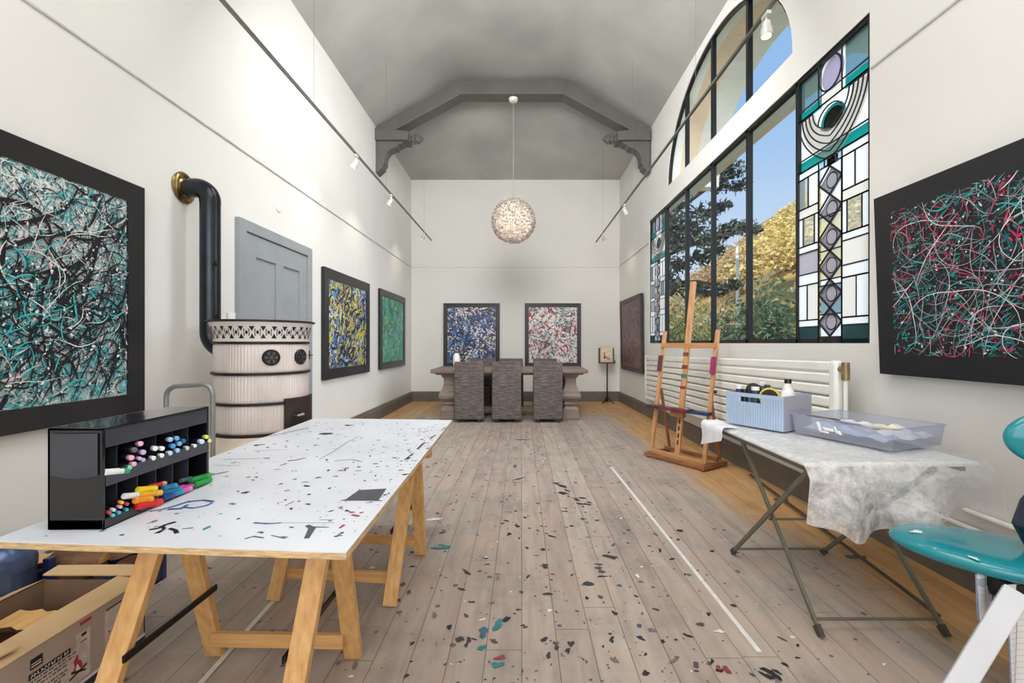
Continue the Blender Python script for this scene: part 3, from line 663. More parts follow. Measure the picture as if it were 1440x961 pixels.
def make_trestle(name, label, fl_, fr_, bl_, br_, tl_, trr, group):
    t = thing(name, label, 'trestle', (0, 0, 0), 0, group); cx = (fl_[0] + br_[0]) / 2; cy = (fl_[1] + br_[1]) / 2
    t.location = (cx, cy, 0); OFF[t.name] = Vector((cx, cy, 0))
    zt = ZT - .021
    dirx = (Vector(trr) - Vector(tl_)); 
    e = dirx.normalized() * .10
    mb = MB(); mb.bar(Vector(tl_) - e, Vector(trr) + e, .05, .05, (0, 0, 1)); mb.build('ridge_beam', M_pinex, t, False, .004)
    legs = []
    for foot, top, sgn in ((fl_, tl_, -1), (fr_, trr, -1), (bl_, tl_, 1), (br_, trr, 1)):
        a = Vector((foot[0], foot[1], 0.0)); b = Vector((top[0], top[1] + sgn * .042, zt - .014))
        d = (b - a); 
        mb = MB(); mb.bar(a + d * .0, b, .068, .032, (1, 0, 0))
        mb.v = [(x, y, max(0.001, z)) for x, y, z in mb.v]
        mb.build('leg', M_pine, t, False, .003); legs.append((a, b))
    for i, j, sg in ((0, 1, 1), (2, 3, -1)):
        k = .155
        p = legs[i][0].lerp(legs[i][1], k); q_ = legs[j][0].lerp(legs[j][1], k)
        mb = MB(); mb.bar(p + Vector((.02, sg * .027, 0)), q_ + Vector((-.02, sg * .027, 0)), .024, .055, (0, 1, 0)); mb.build('stretcher', M_pinex, t, False, .003)
    for i, j, ex in ((0, 2, -.0), (1, 3, 0)):
        p = legs[i][0].lerp(legs[i][1], .47); q_ = legs[j][0].lerp(legs[j][1], .47)
        sx = .04 if i == 0 else -.04
        mb = MB(); mb.bar(p + Vector((sx, -.03, 0)), q_ + Vector((sx, .03, 0)), .008, .022, (1, 0, 0)); mb.build('spreader_bar', M_iron, t, False)
    return t
make_trestle('trestle', 'pine trestle under the near end of the white board', (-1.285, 1.30), (-.705, 1.30), (-1.275, 1.90), (-.694, 1.885), (-1.225, 1.60, ZT - .0475), (-.665, 1.59, ZT - .0475), 'trestles')
make_trestle('trestle', 'pine trestle under the far end of the white board', (-1.25, 2.30), (-.65, 2.25), (-1.21, 2.86), (-.62, 2.80), (-1.19, 2.58, ZT - .0475), (-.60, 2.53, ZT - .0475), 'trestles')

# ------------------------------------------------------------------ desk organiser and markers
M_org = mat('glossy_black_lacquer', (22, 22, 27), 0.14, 0, 0.08, 5, coat=.4); M_orgl = mat('dark_slate_edge', (58, 60, 70), 0.3)
OX0, OX1, OY0, OY1, OZ0, OZ1 = -1.417, -1.252, 1.362, 1.822, ZT + .0018, 1.045
og = thing('desk_organizer', 'glossy black desk organizer with two rows of compartments full of markers', 'organizer', ((OX0 + OX1) / 2, (OY0 + OY1) / 2, OZ0))
mb = MB(); th = .008
mb.box((OX0, OY0, OZ0), (OX1, OY0 + th, OZ1)); mb.box((OX0, OY1 - th, OZ0), (OX1, OY1, OZ1)); mb.box((OX0, OY0, OZ0), (OX0 + th, OY1, OZ1)); mb.box((OX0, OY0, OZ1 - th), (OX1, OY1, OZ1)); mb.box((OX0, OY0, OZ0), (OX1, OY1, OZ0 + .03))
mb.build('case', M_org, og, False, .002)
mb = MB(); mb.box((OX1 - .006, OY0 + .009, 0.985), (OX1 + .001, OY1 - .009, OZ1 - .009)); mb.build('fascia', M_orgl, og, False, .001)
mb = MB(); mb.box((OX0 + .009, OY0 + .009, .888), (OX1 - .008, OY1 - .009, .898)); mb.box((OX1 - .008, OY0 + .009, .868), (OX1 + .002, OY1 - .009, .910)); mb.build('shelf', M_orgl, og, False, .001)
for z0, z1 in ((.899, .984), (.772, .867)):
    for i in range(1, 6):
        y = OY0 + (OY1 - OY0) * i / 6; mb = MB(); mb.box((OX0 + .009, y - .0012, z0), (OX1 - .026, y + .0012, z1)); mb.build('divider', M_orgl, og, False)
mb = MB(); mb.grid(lambda u, v: ((OX0 + .012) + (OX1 - OX0 - .024) * u, OY0 - .004 - .006 * math.sin(PI * u) * (1 if 0 < v < 1 else .2), .905 + (.125 + .0 * v) * v - .010 * math.sin(PI * u) * (1 - v)), 10, 4); mb.build('side_bulge', mat('slate_bulge', (62, 63, 72), .25), og)  # paler bulged plate on the near side panel
M_cap = {}
def marker(name, label, p, q, r, body, cap, capfrac=.28, group='markers in the desk organizer'):
    p, q = Vector(p), Vector(q)       # p = back end, q = cap tip
    t = thing(name, label, 'marker', tuple(p), 0, group)
    d = q - p; mb = MB(); mb.tube([p, p + d * .03, p + d * (1 - capfrac)], [r * .8, r * .95, r * .95], 10); mb.build('barrel', paint(body, .35), t)
    mb = MB(); mb.tube([p + d * (1 - capfrac - .02), p + d * .97, q], [r, r, r * .7], 10); mb.build('cap', paint(cap, .3), t)
ws = ['topmost', 'second', 'third', 'fourth', 'lowest']
def pen_end(cx, cy, cap, lab, r=.0085, xf=OX1 + .006):
    px, py = 60 + cx / 4.8, 560 + cy / 4.8
    X, Y, Z = on_x(px, py, xf)
    marker('marker', lab, (xf - .085, Y + .040, Z), (xf, Y, Z), r, (46, 46, 54), cap, .18)
LP, GR, PU, WT, BL1, YE, MINT = (236, 170, 190), (96, 96, 108), (206, 176, 220), (232, 234, 236), (108, 170, 216), (226, 226, 110), (120, 200, 170)
pen_end(665, 310, LP, 'marker with a pink end, topmost of the pink and lilac bunch on the upper shelf')
pen_end(625, 352, GR, 'marker with a dark grey end in the pink and lilac bunch on the upper shelf')
pen_end(683, 368, PU, 'marker with a lilac end below the topmost pink one on the upper shelf')
pen_end(604, 405, LP, 'marker with a pale pink end at the left of the pink bunch')
pen_end(660, 410, PU, 'marker with a small lilac end low in the pink bunch on the upper shelf', .006)
pen_end(683, 420, (190, 170, 210), 'marker with a grey-lilac end at the foot of the pink bunch on the upper shelf', .007)
pen_end(620, 448, LP, 'marker with a pink end lying lowest in the pink bunch beside the green-capped one', .008)
pen_end(590, 472, MINT, 'mint-ended marker beside the white marker on the upper shelf', .008)
pen_end(765, 342, WT, 'white-ended marker, upper left of the four white ones on the upper shelf')
pen_end(811, 342, WT, 'white-ended marker, upper right of the four white ones on the upper shelf', .008)
pen_end(752, 408, WT, 'white-ended marker, lower left of the four white ones on the upper shelf', .008)
pen_end(808, 390, WT, 'white-ended marker, lower right of the four white ones on the upper shelf', .008)
pen_end(867, 282, (170, 196, 232), 'marker with a pale blue end at the top left of the blue bunch')
pen_end(911, 274, BL1, 'marker with a sky blue end at the top of the blue bunch')
pen_end(928, 310, (120, 176, 220), 'marker with a sky blue end at the right of the blue bunch')
pen_end(885, 326, (80, 150, 210), 'marker with a mid blue end in the middle of the blue bunch')
pen_end(955, 292, (40, 100, 160), 'marker with a dark blue end at the far right of the blue bunch', .008)
pen_end(864, 374, (190, 216, 240), 'marker with an ice blue end at the lower left of the blue bunch')
pen_end(914, 356, (160, 196, 228), 'marker with a pale blue end at the lower right of the blue bunch')
pen_end(979, 340, (190, 214, 206), 'marker with a pale green end lying alone right of the blue bunch', .008)
pen_end(1031, 324, WT, 'white-ended marker lying alone below the last upper compartment but one', .007)
pen_end(1078, 296, (196, 222, 236), 'marker with a pale blue end beside the yellow-ended pair', .010)
pen_end(1111, 264, YE, 'marker with a yellow end, upper of the yellow-ended pair', .008)
pen_end(1130, 290, (224, 230, 140), 'marker with a pale yellow end, lower of the yellow-ended pair', .008)
for cx, cy, col, lab in ((540, 708, (232, 170, 70), 'thin pen with an orange end in the lower left compartment'), (530, 738, (226, 160, 170), 'thin pen with a pink end in the lower left compartment'), (575, 718, (190, 70, 100), 'thin pen with a crimson end in the lower left compartment'), (485, 758, (200, 206, 220), 'thin pen with a silver end in the lower left compartment'),
                         (455, 776, (190, 60, 60), 'thin pen with a red end in the lower left compartment'), (520, 776, (70, 180, 210), 'thin pen with a cyan end in the lower left compartment'), (480, 794, (80, 200, 190), 'thin pen with a turquoise end, lowest in the lower left compartment'), (572, 756, (60, 170, 180), 'thin pen with a teal end beside the red paint marker')):
    pen_end(cx, cy, col, lab, .0055)
def lying(c0, c1, body, cap, lab, r=.011, xf=OX1 - .006):
    a = on_x(60 + c0[0] / 4.8, 560 + c0[1] / 4.8, xf); b = on_x(60 + c1[0] / 4.8, 560 + c1[1] / 4.8, xf)
    marker('paint_marker', lab, a, b, r, body, cap, .26)
lying((412, 503), (575, 490), (238, 238, 238), (70, 160, 120), 'white marker with a green cap lying along the upper shelf', .011, OX1 - .004)
lying((640, 620), (762, 612), (238, 206, 30), (244, 220, 60), 'yellow paint marker, topmost of the warm-coloured stack')
lying((645, 655), (798, 640), (240, 170, 30), (246, 196, 70), 'amber paint marker with a pale tip, second in the warm-coloured stack')
lying((620, 694), (735, 682), (240, 150, 30), (244, 170, 60), 'orange paint marker, third in the warm-coloured stack', .011, OX1 + .002)
lying((632, 734), (800, 700), (214, 36, 36), (226, 60, 50), 'red paint marker, lowest of the warm-coloured stack', .012, OX1 + .003)
lying((545, 664), (640, 656), (238, 238, 240), (228, 230, 236), 'short white paint marker left of the warm-coloured stack', .010)
lying((715, 600), (828, 576), (206, 60, 60), (232, 170, 170), 'red paint marker with a pale tip behind the yellow one', .009, OX1 - .022)
lying((812, 610), (900, 590), (40, 120, 160), (60, 150, 186), 'teal blue paint marker, topmost of the blue stack in the lower row', .010)
lying((810, 640), (935, 612), (34, 110, 160), (50, 150, 190), 'sea blue paint marker, middle of the blue stack in the lower row', .010)
lying((815, 674), (880, 655), (30, 70, 140), (40, 90, 160), 'dark blue paint marker, lowest of the blue stack in the lower row', .010, OX1 + .004)
lying((880, 652), (945, 632), (50, 140, 180), (60, 160, 190), 'short cyan paint marker at the right of the blue stack', .009, OX1 + .004)
lying((920, 606), (1010, 590), (206, 50, 160), (214, 80, 176), 'magenta paint marker in the lower row, upper of two', .009)
lying((940, 632), (1000, 610), (222, 110, 180), (230, 150, 200), 'pink paint marker in the lower row, lower of two', .009, OX1 + .004)
lying((1000, 556), (1130, 520), (30, 140, 60), (50, 170, 80), 'green paint marker, upper one at the right end of the lower row', .011)
lying((1030, 586), (1132, 550), (36, 150, 70), (40, 160, 80), 'green paint marker, lower one at the right end of the lower row', .011, OX1 + .003)
lying((930, 560), (1000, 545), (90, 100, 116), (110, 120, 136), 'grey paint marker behind the magenta one in the lower row', .009, OX1 - .02)

# ================================================================== STOVE
SX, SY = -1.942, 3.42
M_tile = mat('cream_glazed_tile', (214, 202, 196), 0.3, 0, 0.05, 6, (1, 1, .3), coat=.3)
M_tile2 = mat('cream_glazed_frieze', (214, 206, 200), 0.35, 0, 0.03, 8); M_band = mat('dark_brown_metal_band', (44, 36, 36), 0.4, 0.5)
st = thing('tiled_stove', 'round cream tiled stove with dark metal bands and two black vents', 'stove', (SX, SY, 0))
def rib(t, h): return 1 + .010 * (abs(math.sin(t * 46)) - .6)
mb = MB(); mb.lathe([(.40, 0), (.40, .04), (.37, .08), (.36, .5), (.345, .56), (.33, .60), (.325, .65)], (SX, SY, 0), 96, rf=lambda t, h: 1 + .004 * abs(math.sin(t * 14))); mb.build('base', mat('ivory_tile_plinth', (222, 208, 190), 0.4, 0, 0.06, 6), st)
for z0, z1 in ((.672, .865), (.882, 1.075), (1.092, 1.292)):
    mb = MB(); mb.lathe([(.300, z0 - .008), (.309, z0), (.312, z0 + .02), (.312, z1 - .02), (.309, z1), (.300, z1 + .008)], (SX, SY, 0), 460, rf=rib); mb.build('tile_drum', M_tile, st, angle=60)
for z in (.655, .868, 1.078, 1.295):
    mb = MB(); r = .325 if z < 1.2 else .318; mb.lathe([(.29, z), (r, z), (r + .004, z + .004), (r + .004, z + .013), (r, z + .017), (.29, z + .017)], (SX, SY, 0), 96, caps=False); mb.build('metal_band', M_band, st)
zf0, zf1 = 1.312, 1.448
rfz = lambda z: .314 + .030 * ((z - zf0) / (zf1 - zf0)) ** 2
mb = MB(); mb.lathe([(.29, zf0)] + [(rfz(zf0 + (zf1 - zf0) * i / 8), zf0 + (zf1 - zf0) * i / 8) for i in range(9)] + [(.29, zf1)], (SX, SY, 0), 96, caps=False)
def sp_(t, z, e=.0015): r = rfz(z) + e; return (SX + r * math.cos(t), SY + r * math.sin(t), z)
K = 30
for i in range(K):
    t0 = 2 * PI * i / K; d = 2 * PI / K
    zb, zt_, zm = zf0 + .022, zf1 - .030, (zf0 + zf1) / 2 - .004
    mb.add([sp_(t0 - d * .26, zt_), sp_(t0 + d * .26, zt_), sp_(t0, zt_ - .034)], [(0, 2, 1)], 1)
    mb.add([sp_(t0 - d * .26, zb), sp_(t0 + d * .26, zb), sp_(t0, zb + .034)], [(0, 1, 2)], 1)
    tm = t0 + d / 2
    mb.add([sp_(tm - d * .16, zm), sp_(tm, zm - .016), sp_(tm + d * .16, zm), sp_(tm, zm + .016)], [(0, 1, 2, 3)], 1)
    for sg in (-1, 1):
        for sv in (-1, 1):
            c = (t0 + sg * d * .27, zm + sv * .013)
            mb.add([sp_(c[0] - d * .06, c[1] - sv * .010 * sg), sp_(c[0] + d * .02, c[1] - sv * .012 * sg), sp_(c[0] + d * .06, c[1] + sv * .010 * sg), sp_(c[0] - d * .02, c[1] + sv * .012 * sg)], [(0, 1, 2, 3)], 1)
mb.build('pierced_frieze', [M_tile2, M_black], st)
mb = MB(); mb.lathe([(.0, 1.449), (.352, 1.449), (.360, 1.453), (.360, 1.460), (.352, 1.464), (0, 1.464)], (SX, SY, 0), 96, caps=False); mb.build('top_plate', M_iron, st)
def on_stove(px, py, r):
    k = (px - VX) / F
    A = k * k + 1; B = -2 * (k * SX + SY); Cc = SX * SX + SY * SY - r * r; D = B * B - 4 * A * Cc
    Y = (-B - math.sqrt(max(0, D))) / (2 * A); return Vector((k * Y, Y, H - (py - VY) * Y / F))
for px, py in ((381, 503), (422, 502)):
    p = on_stove(px, py, .312); nr = Vector((p.x - SX, p.y - SY, 0)).normalized(); u = Vector((-nr.y, nr.x, 0)); R = .057
    def pt(rr, t, e): return p + nr * e + u * (rr * math.cos(t)) + Vector((0, 0, rr * math.sin(t)))
    v_ = MB(); n_ = 28
    prf = [(R, -.008), (R, .012), (R * .88, .018), (R * .82, .014), (0.0001, .014)]
    o = 0
    vs = [pt(rr, 2 * PI * k / n_, e) for rr, e in prf for k in range(n_)]
    v_.add(vs, [(i * n_ + k, i * n_ + (k + 1) % n_, (i + 1) * n_ + (k + 1) % n_, (i + 1) * n_ + k) for i in range(len(prf) - 1) for k in range(n_)])
    vent = v_.build('air_vent', M_black, st)
    v2 = MB()
    for k in range(6):
        t = 2 * PI * k / 6
        v2.add([pt(.012, t, .0165), pt(R * .72, t - .22, .0165), pt(R * .72, t + .22, .0165)], [(0, 1, 2)])
    v2.add([pt(.010, 2 * PI * k / 10, .020) for k in range(10)], [list(range(10))])
    v2.build('vent_slot', mat('worn_grey_iron', (92, 90, 94), .5, .4), vent, False)
a0 = on_stove(400, 580, .318); ta = math.atan2(a0.y - SY, a0.x - SX); tb_ = ta + 1.05
def arcslab(mb, r0, r1, t0, t1, z0, z1, n_=14):
    for i in range(n_):
        a, b = t0 + (t1 - t0) * i / n_, t0 + (t1 - t0) * (i + 1) / n_
        f = lambda r, t, z: (SX + r * math.cos(t), SY + r * math.sin(t), z)
        mb.hexa([f(r0, a, z0), f(r1, a, z0), f(r1, b, z0), f(r0, b, z0), f(r0, a, z1), f(r1, a, z1), f(r1, b, z1), f(r0, b, z1)])
mb = MB(); arcslab(mb, .30, .335, ta, tb_, .66, .905); fd = mb.build('firebox_door', mat('rusty_iron', (58, 46, 42), .5, .5, .25, 8), st, False)
tm = ta + .2; pc = Vector((SX + .335 * math.cos(tm), SY + .335 * math.sin(tm), .78)); nr = Vector((math.cos(tm), math.sin(tm), 0)); tg = Vector((-nr.y, nr.x, 0))
mb = MB(); mb.tube([pc, pc + nr * .03, pc + nr * .032 + tg * .05 + Vector((0, 0, .004))], [.008, .008, .011]); mb.build('door_latch', M_steel, fd)
pl = on_stove(431, 500, .312); nr = Vector((pl.x - SX, pl.y - SY, 0)).normalized(); nr = Vector((math.cos(math.atan2(pl.y - SY, pl.x - SX) + .12), math.sin(math.atan2(pl.y - SY, pl.x - SX) + .12), 0)); b0 = Vector((SX, SY, pl.z)) + nr * .312
mb = MB(); mb.tube([b0 + nr * .012 + Vector((0, 0, .035)), b0 + nr * .012 - Vector((0, 0, .03))], .004); mb.tube([b0, b0 + nr * .035], .004); mb.build('latch', M_iron, st)
# white cup on the stove
p = on_y(325, 452, 3.30); mb = MB(); mb.lathe([(.0, 1.465), (.026, 1.465), (.031, 1.52), (.028, 1.52), (.024, 1.472), (0, 1.472)], (p[0], 3.30, 0), 24); tag(mb.build('cup', M_white), 'small white cup on the stove top beside the black stovepipe', 'cup')
# stovepipe
M_pipe = mat('black_stovepipe_steel', (44, 48, 54), 0.28, 0.75, 0.12, 6)
PX, PY = -2.245, 3.31
sp = thing('stovepipe', 'black stovepipe rising from the stove and bending into the wall', 'stovepipe', (PX, PY, 1.2))
def arc3(c, u, v, r, t0, t1, n_=9): return [Vector(c) + Vector(u) * r * math.cos(t0 + (t1 - t0) * i / n_) + Vector(v) * r * math.sin(t0 + (t1 - t0) * i / n_) for i in range(n_ + 1)]
X_, Z_ = (1, 0, 0), (0, 0, 1); R = .125; zt_ = 2.455; zb_ = 1.255
PX2 = -2.262
path = [(PX2 + R + .055, PY, zb_)] + [tuple(q_) for q_ in arc3((PX2 + R, PY, zb_ + R), X_, Z_, R, -PI / 2, -PI)] + [(PX2, PY, zt_ - R)]
mb = MB(); mb.tube(path, .066, 24); mb.build('pipe', M_pipe, sp)
mb = MB(); mb.tube([(PX2, PY, zt_ - R - .01)] + [tuple(q_) for q_ in arc3((PX2 - R * .8, PY, zt_ - R), X_, Z_, R * .8, 0, PI / 2)][0:] + [(XL + .06, PY, zt_ - R + R * .8)], .068, 24); mb.build('elbow', M_pipe, sp)
zc = zt_ - R + R * .8
mb = MB(); mb.tube([(XL + .002, PY, zc), (XL + .085, PY, zc)], .058, 24); mb.build('wall_sleeve', mat('dull_dark_sleeve', (56, 54, 54), .5, .5), sp)
mb = MB(); mb.lathe([(.058, .004), (.11, .004), (.113, .012), (.10, .024), (.085, .028), (.072, .022), (.058, .03)], (XL, PY, zc), 40, 'x', caps=False); mb.build('rosette', mat('polished_brass', (140, 118, 74), .25, .95, .1), sp)
z = 1.865
mb = MB(); mb.tube([(PX2 + .05, PY - .045, z), (PX2 + .085, PY - .075, z)], .006); mb.tube([tuple(q_) for q_ in arc3((PX2 + .098, PY - .086, z), (.75, -.66, 0), Z_, .017, 0, 2 * PI, 14)], .0045, 8); mb.build('damper_key', M_iron, sp)
# grey tubular hoop beside the stove
hp = thing('tubular_hoop_stand', 'grey tubular metal hoop standing between wall and stove', 'stand', (-2.13, 2.93, 0))
M_gtube = mat('grey_tube_enamel', (140, 142, 140), .35, .4)
hx0, hx1, hz = -2.285, -1.985, 1.035
mb = MB(); r = .07
mb.tube([(hx0, 2.93, .02)] + [tuple(q_) for q_ in arc3((hx0 + r, 2.93, hz - r - .012), X_, Z_, r, PI, PI / 2)] + [tuple(q_) for q_ in arc3((hx1 - r, 2.93, hz - r), X_, Z_, r, PI / 2, 0)] + [(hx1, 2.93, .02)], .0145, 14); mb.build('hoop', M_gtube, hp)
mb = MB(); mb.box((hx0 - .04, 2.86, 0), (hx1 + .04, 2.99, .018)); mb.build('base', M_gtube, hp, False, .004)

# ================================================================== FIREWOOD BOXES (bottom left)
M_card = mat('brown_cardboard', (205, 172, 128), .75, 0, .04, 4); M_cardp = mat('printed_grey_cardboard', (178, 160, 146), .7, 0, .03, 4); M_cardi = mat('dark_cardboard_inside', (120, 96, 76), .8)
cb = thing('cardboard_box', 'open printed cardboard box of firewood on the floor under the white board', 'box', (-1.84, 1.66, 0))
bx0, bx1, by0, by1, bz = -2.06, -1.625, 1.34, 1.965, .28; t_ = .006
mb = MB(); mb.box((bx0, by0, 0), (bx1, by1, .006)); mb.box((bx0, by0, 0), (bx0 + t_, by1, bz)); mb.box((bx0, by0, 0), (bx1, by0 + t_, bz)); mb.box((bx0, by1 - t_, 0), (bx1, by1, bz)); mb.build('carton', M_cardi, cb, False)
mb = MB(); mb.box((bx1 - t_, by0, .007), (bx1, by1, bz)); pan = mb.build('printed_panel', M_cardp, cb, False)
mb = MB(); mb.hexa([(bx1 - .115, by0 - .0, bz + .012), (bx1, by0, bz), (bx1, by1, bz), (bx1 - .115, by1, bz + .012), (bx1 - .115, by0, bz + .017), (bx1 + .003, by0, bz + .005), (bx1 + .003, by1, bz + .005), (bx1 - .115, by1, bz + .017)]); mb.build('flap', M_card, cb, False)
mb = MB(); mb.hexa([(bx0, by1 - .005, bz + .018), (bx1 - .02, by1 - .005, bz + .018), (bx1 - .03, by1 + .07, bz + .026), (bx0 - .01, by1 + .07, bz + .022), (bx0, by1 - .005, bz + .024), (bx1 - .02, by1 - .005, bz + .024), (bx1 - .03, by1 + .07, bz + .032), (bx0 - .01, by1 + .07, bz + .028)]); mb.build('flap', M_card, cb, False)
mb = MB(); mb.hexa([(bx0 - .12, by0, bz - .05), (bx0, by0, bz), (bx0, by1, bz), (bx0 - .12, by1 - .02, bz - .05), (bx0 - .12, by0, bz - .045), (bx0 + .01, by0, bz + .006), (bx0 + .01, by1, bz + .006), (bx0 - .12, by1 - .02, bz - .045)]); mb.build('flap', M_card, cb, False)
mb = MB(); mb.hexa([(bx0, by0, bz + .02), (bx1 - .05, by0 + .01, bz + .02), (bx1 - .02, by0 + .15, bz + .022), (bx0, by0 + .17, bz + .028), (bx0, by0, bz + .025), (bx1 - .05, by0 + .01, bz + .025), (bx1 - .02, by0 + .15, bz + .027), (bx0, by0 + .17, bz + .033)]); mb.build('flap', M_card, cb, False)
pm = MB(); xq = bx1 + .0008
def pq(y0, z0, y1, z1, mi, e=0.0): pm.add([(xq + e, y0, z0), (xq + e, y1, z0), (xq + e, y1, z1), (xq + e, y0, z1)], [(0, 1, 2, 3)], mi)
pq(by0, .012, by1, .040, 0); pq(by0, .040, by1, .052, 1)                       # navy and white stripes at the foot
pq(1.50, .060, 1.715, .185, 2); pq(1.66, .185, 1.715, .235, 2); pq(1.775, .085, 1.945, .255, 2)
pq(1.505, .215, 1.545, .250, 3, .0004)                                         # small dark logo block
pq(1.508, .222, 1.540, .226, 1, .0008); pq(1.508, .231, 1.540, .234, 1, .0008)
pq(1.500, .183, 1.640, .203, 3, .0004)                                         # dark banner with pale letter marks
rg = random.Random(9)
y = 1.506
while y < 1.632:
    pq(y, .187, y + .0035, .199, 1, .0008); pq(y, .187 + rg.choice((0, .005, .0095)), y + .0075, .1895 + rg.choice((0, .005, .0095)), 1, .0008); y += .0108
for zz, ye in ((.172, 1.65), (.160, 1.655), (.148, 1.62), (.130, 1.63), (.118, 1.62), (.106, 1.60)):
    y = 1.505
    while y < ye:
        L = rg.uniform(.004, .016); pq(y, zz, y + L, zz + .006, 4, .0004); y += L + .004
pq(1.675, .258, 1.720, .270, 5, .0004); pq(1.680, .215, 1.700, .226, 3, .0008); pq(1.676, .195, 1.702, .199, 4, .0008)
def tri(pts, mi, e): pm.add([(xq + e, a, b) for a, b in pts], [list(range(len(pts)))], mi)
tri([(1.645, .100), (1.655, .125), (1.650, .140), (1.665, .165), (1.668, .140), (1.680, .130), (1.685, .105)], 5, .0008); tri([(1.655, .102), (1.664, .128), (1.675, .104)], 1, .0012)
tri([(1.635, .082), (1.700, .100), (1.702, .108), (1.636, .090)], 3, .001); tri([(1.640, .104), (1.695, .082), (1.697, .090), (1.642, .112)], 3, .0014)
pq(1.780, .250, 1.85, .256, 3, .0006); pq(1.79, .12, 1.80, .135, 3, .0006); pq(1.79, .16, 1.796, .168, 3, .0006); pq(1.89, .13, 1.935, .136, 4, .0006); pq(1.89, .145, 1.93, .150, 4, .0006)
pm.build('print', [paint((44, 48, 66)), paint((226, 224, 222)), paint((204, 190, 180)), paint((36, 32, 34)), paint((96, 86, 82)), paint((184, 52, 62))], pan, False)
M_bark = mat('rough_bark', (104, 74, 52), .9, 0, .3, 12, (1, 1, 1), .5, 30); M_split = mat('split_firewood', (206, 156, 92), .75, 0, 0, 2.5, (30, 2, 30), .3, 4, col2=(226, 182, 120))
def log(label, c, d, L, r, seed, group=None, kind=0):
    rg = random.Random(seed); d = Vector(d).normalized()
    t = thing('split_log', label, 'log', c, 0, group)
    up = Vector((0, 0, 1)); s_ = d.cross(up).normalized(); up = s_.cross(d)
    n_ = 8; prof = [(r * math.cos(a) * 1.0, r * math.sin(a) * .8) for a in [PI * i / n_ for i in range(n_ + 1)]]
    if kind: prof = [(a, -b) for a, b in prof][::-1]
    nn = len(prof); mb = MB(); sk = MB(); k = 7
    rows = []
    for i in range(k + 1):
        w_ = Vector(c) + d * (L * (i / k - .5)) + s_ * rg.uniform(-.006, .006) + up * rg.uniform(-.005, .005); f = rg.uniform(.92, 1.06)
        rows.append([w_ + s_ * a * f + up * b * f for a, b in prof])
    for i in range(k): 
        sk.add(rows[i] + rows[i + 1], [(j, j + 1, nn + j + 1, nn + j) for j in range(nn - 1)])
        mb.add([rows[i][0], rows[i][-1], rows[i + 1][-1], rows[i + 1][0]], [(0, 1, 2, 3)])
    mb.add(rows[0], [list(range(nn))]); mb.add(rows[-1], [list(range(nn))[::-1]])
    mb.build('split_face', M_split, t, False); sk.build('bark', M_bark, t)
log('pale split log lying topmost in the cardboard box', (-1.935, 1.79, .215), (1, .05, .02), .20, .060, 1, None, 1)
log('bark-covered log at the far end inside the cardboard box', (-1.735, 1.86, .205), (1, -.15, 0), .19, .055, 2)
log('split log at the near end inside the cardboard box', (-1.85, 1.47, .20), (.9, -.2, .03), .30, .055, 3, None, 1)
log('log lying at the bottom of the cardboard box', (-1.93, 1.62, .07), (0, 1, 0), .44, .06, 4)
log('second log lying at the bottom of the cardboard box by its print side', (-1.74, 1.64, .075), (0, 1, 0), .44, .055, 5)
M_navy = mat('navy_lacquer', (28, 42, 84), .4, 0, .08, 5)
cr = thing('navy_log_crate', 'navy blue open crate heaped with firewood behind the cardboard box', 'crate', (-2.2, 2.33, 0))
cx0, cx1, cy0, cy1, cz = -2.44, -1.97, 2.14, 2.52, .20
mb = MB()
mb.box((cx0, cy0, 0), (cx1, cy1, .012)); mb.box((cx0, cy0, 0), (cx0 + .014, cy1, cz - .05)); mb.box((cx1 - .014, cy0, 0), (cx1, cy1, cz - .02)); mb.box((cx0, cy0, 0), (cx1, cy0 + .014, cz - .06)); mb.box((cx0, cy1 - .014, 0), (cx1, cy1, cz))
mb.build('crate_wall', M_navy, cr, False, .002)
for x, y, zz in ((-2.20, cy0 - .018, .300), (cx0 + .017, cy0 + .012, .2), (cx1 - .012, cy0 + .012, .19), (cx0 + .017, cy1 - .012, .21), (cx1 - .012, cy1 - .012, .30)):
    mb = MB(); mb.box((x - .016, y - .016, 0), (x + .016, y + .016, zz)); mb.build('corner_post', M_navy, cr, False, .002)
log('wedge-shaped split log in the navy crate, leftmost with pale cut face', (-2.365, 2.23, .245), (1, .05, .05), .16, .062, 11, None, 1)
log('thick brown bark log in the navy crate, beside the blue post', (-2.15, 2.23, .235), (1, .05, -.02), .24, .062, 12)
log('dark bark log overhanging the right end of the navy crate', (-1.945, 2.28, .262), (.5, .5, .05), .18, .05, 13)
log('upper bark log lying across the back of the heap in the navy crate', (-2.20, 2.43, .27), (1, .06, .03), .44, .055, 14)
log('log under the heap on the left in the navy crate', (-2.32, 2.33, .09), (.05, 1, 0), .30, .07, 16)
log('log under the heap on the right in the navy crate', (-2.10, 2.33, .09), (.05, 1, 0), .30, .07, 17)
bn = thing('round_bin', 'shiny blue-grey round bin on the floor by the left wall', 'bin', (-2.30, 1.99, 0))
M_bin = mat('blue_grey_steel', (74, 92, 124), .25, .5, .1, 5)
mb = MB(); mb.lathe([(.10, 0), (.118, .01), (.126, .28), (.128, .31)], bn.location, 40); mb.build('body', M_bin, bn)
mb = MB(); mb.lathe([(.131, .305), (.131, .335), (.122, .37), (.09, .41), (.04, .432), (0, .436)], bn.location, 40); mb.build('lid', M_bin, bn)

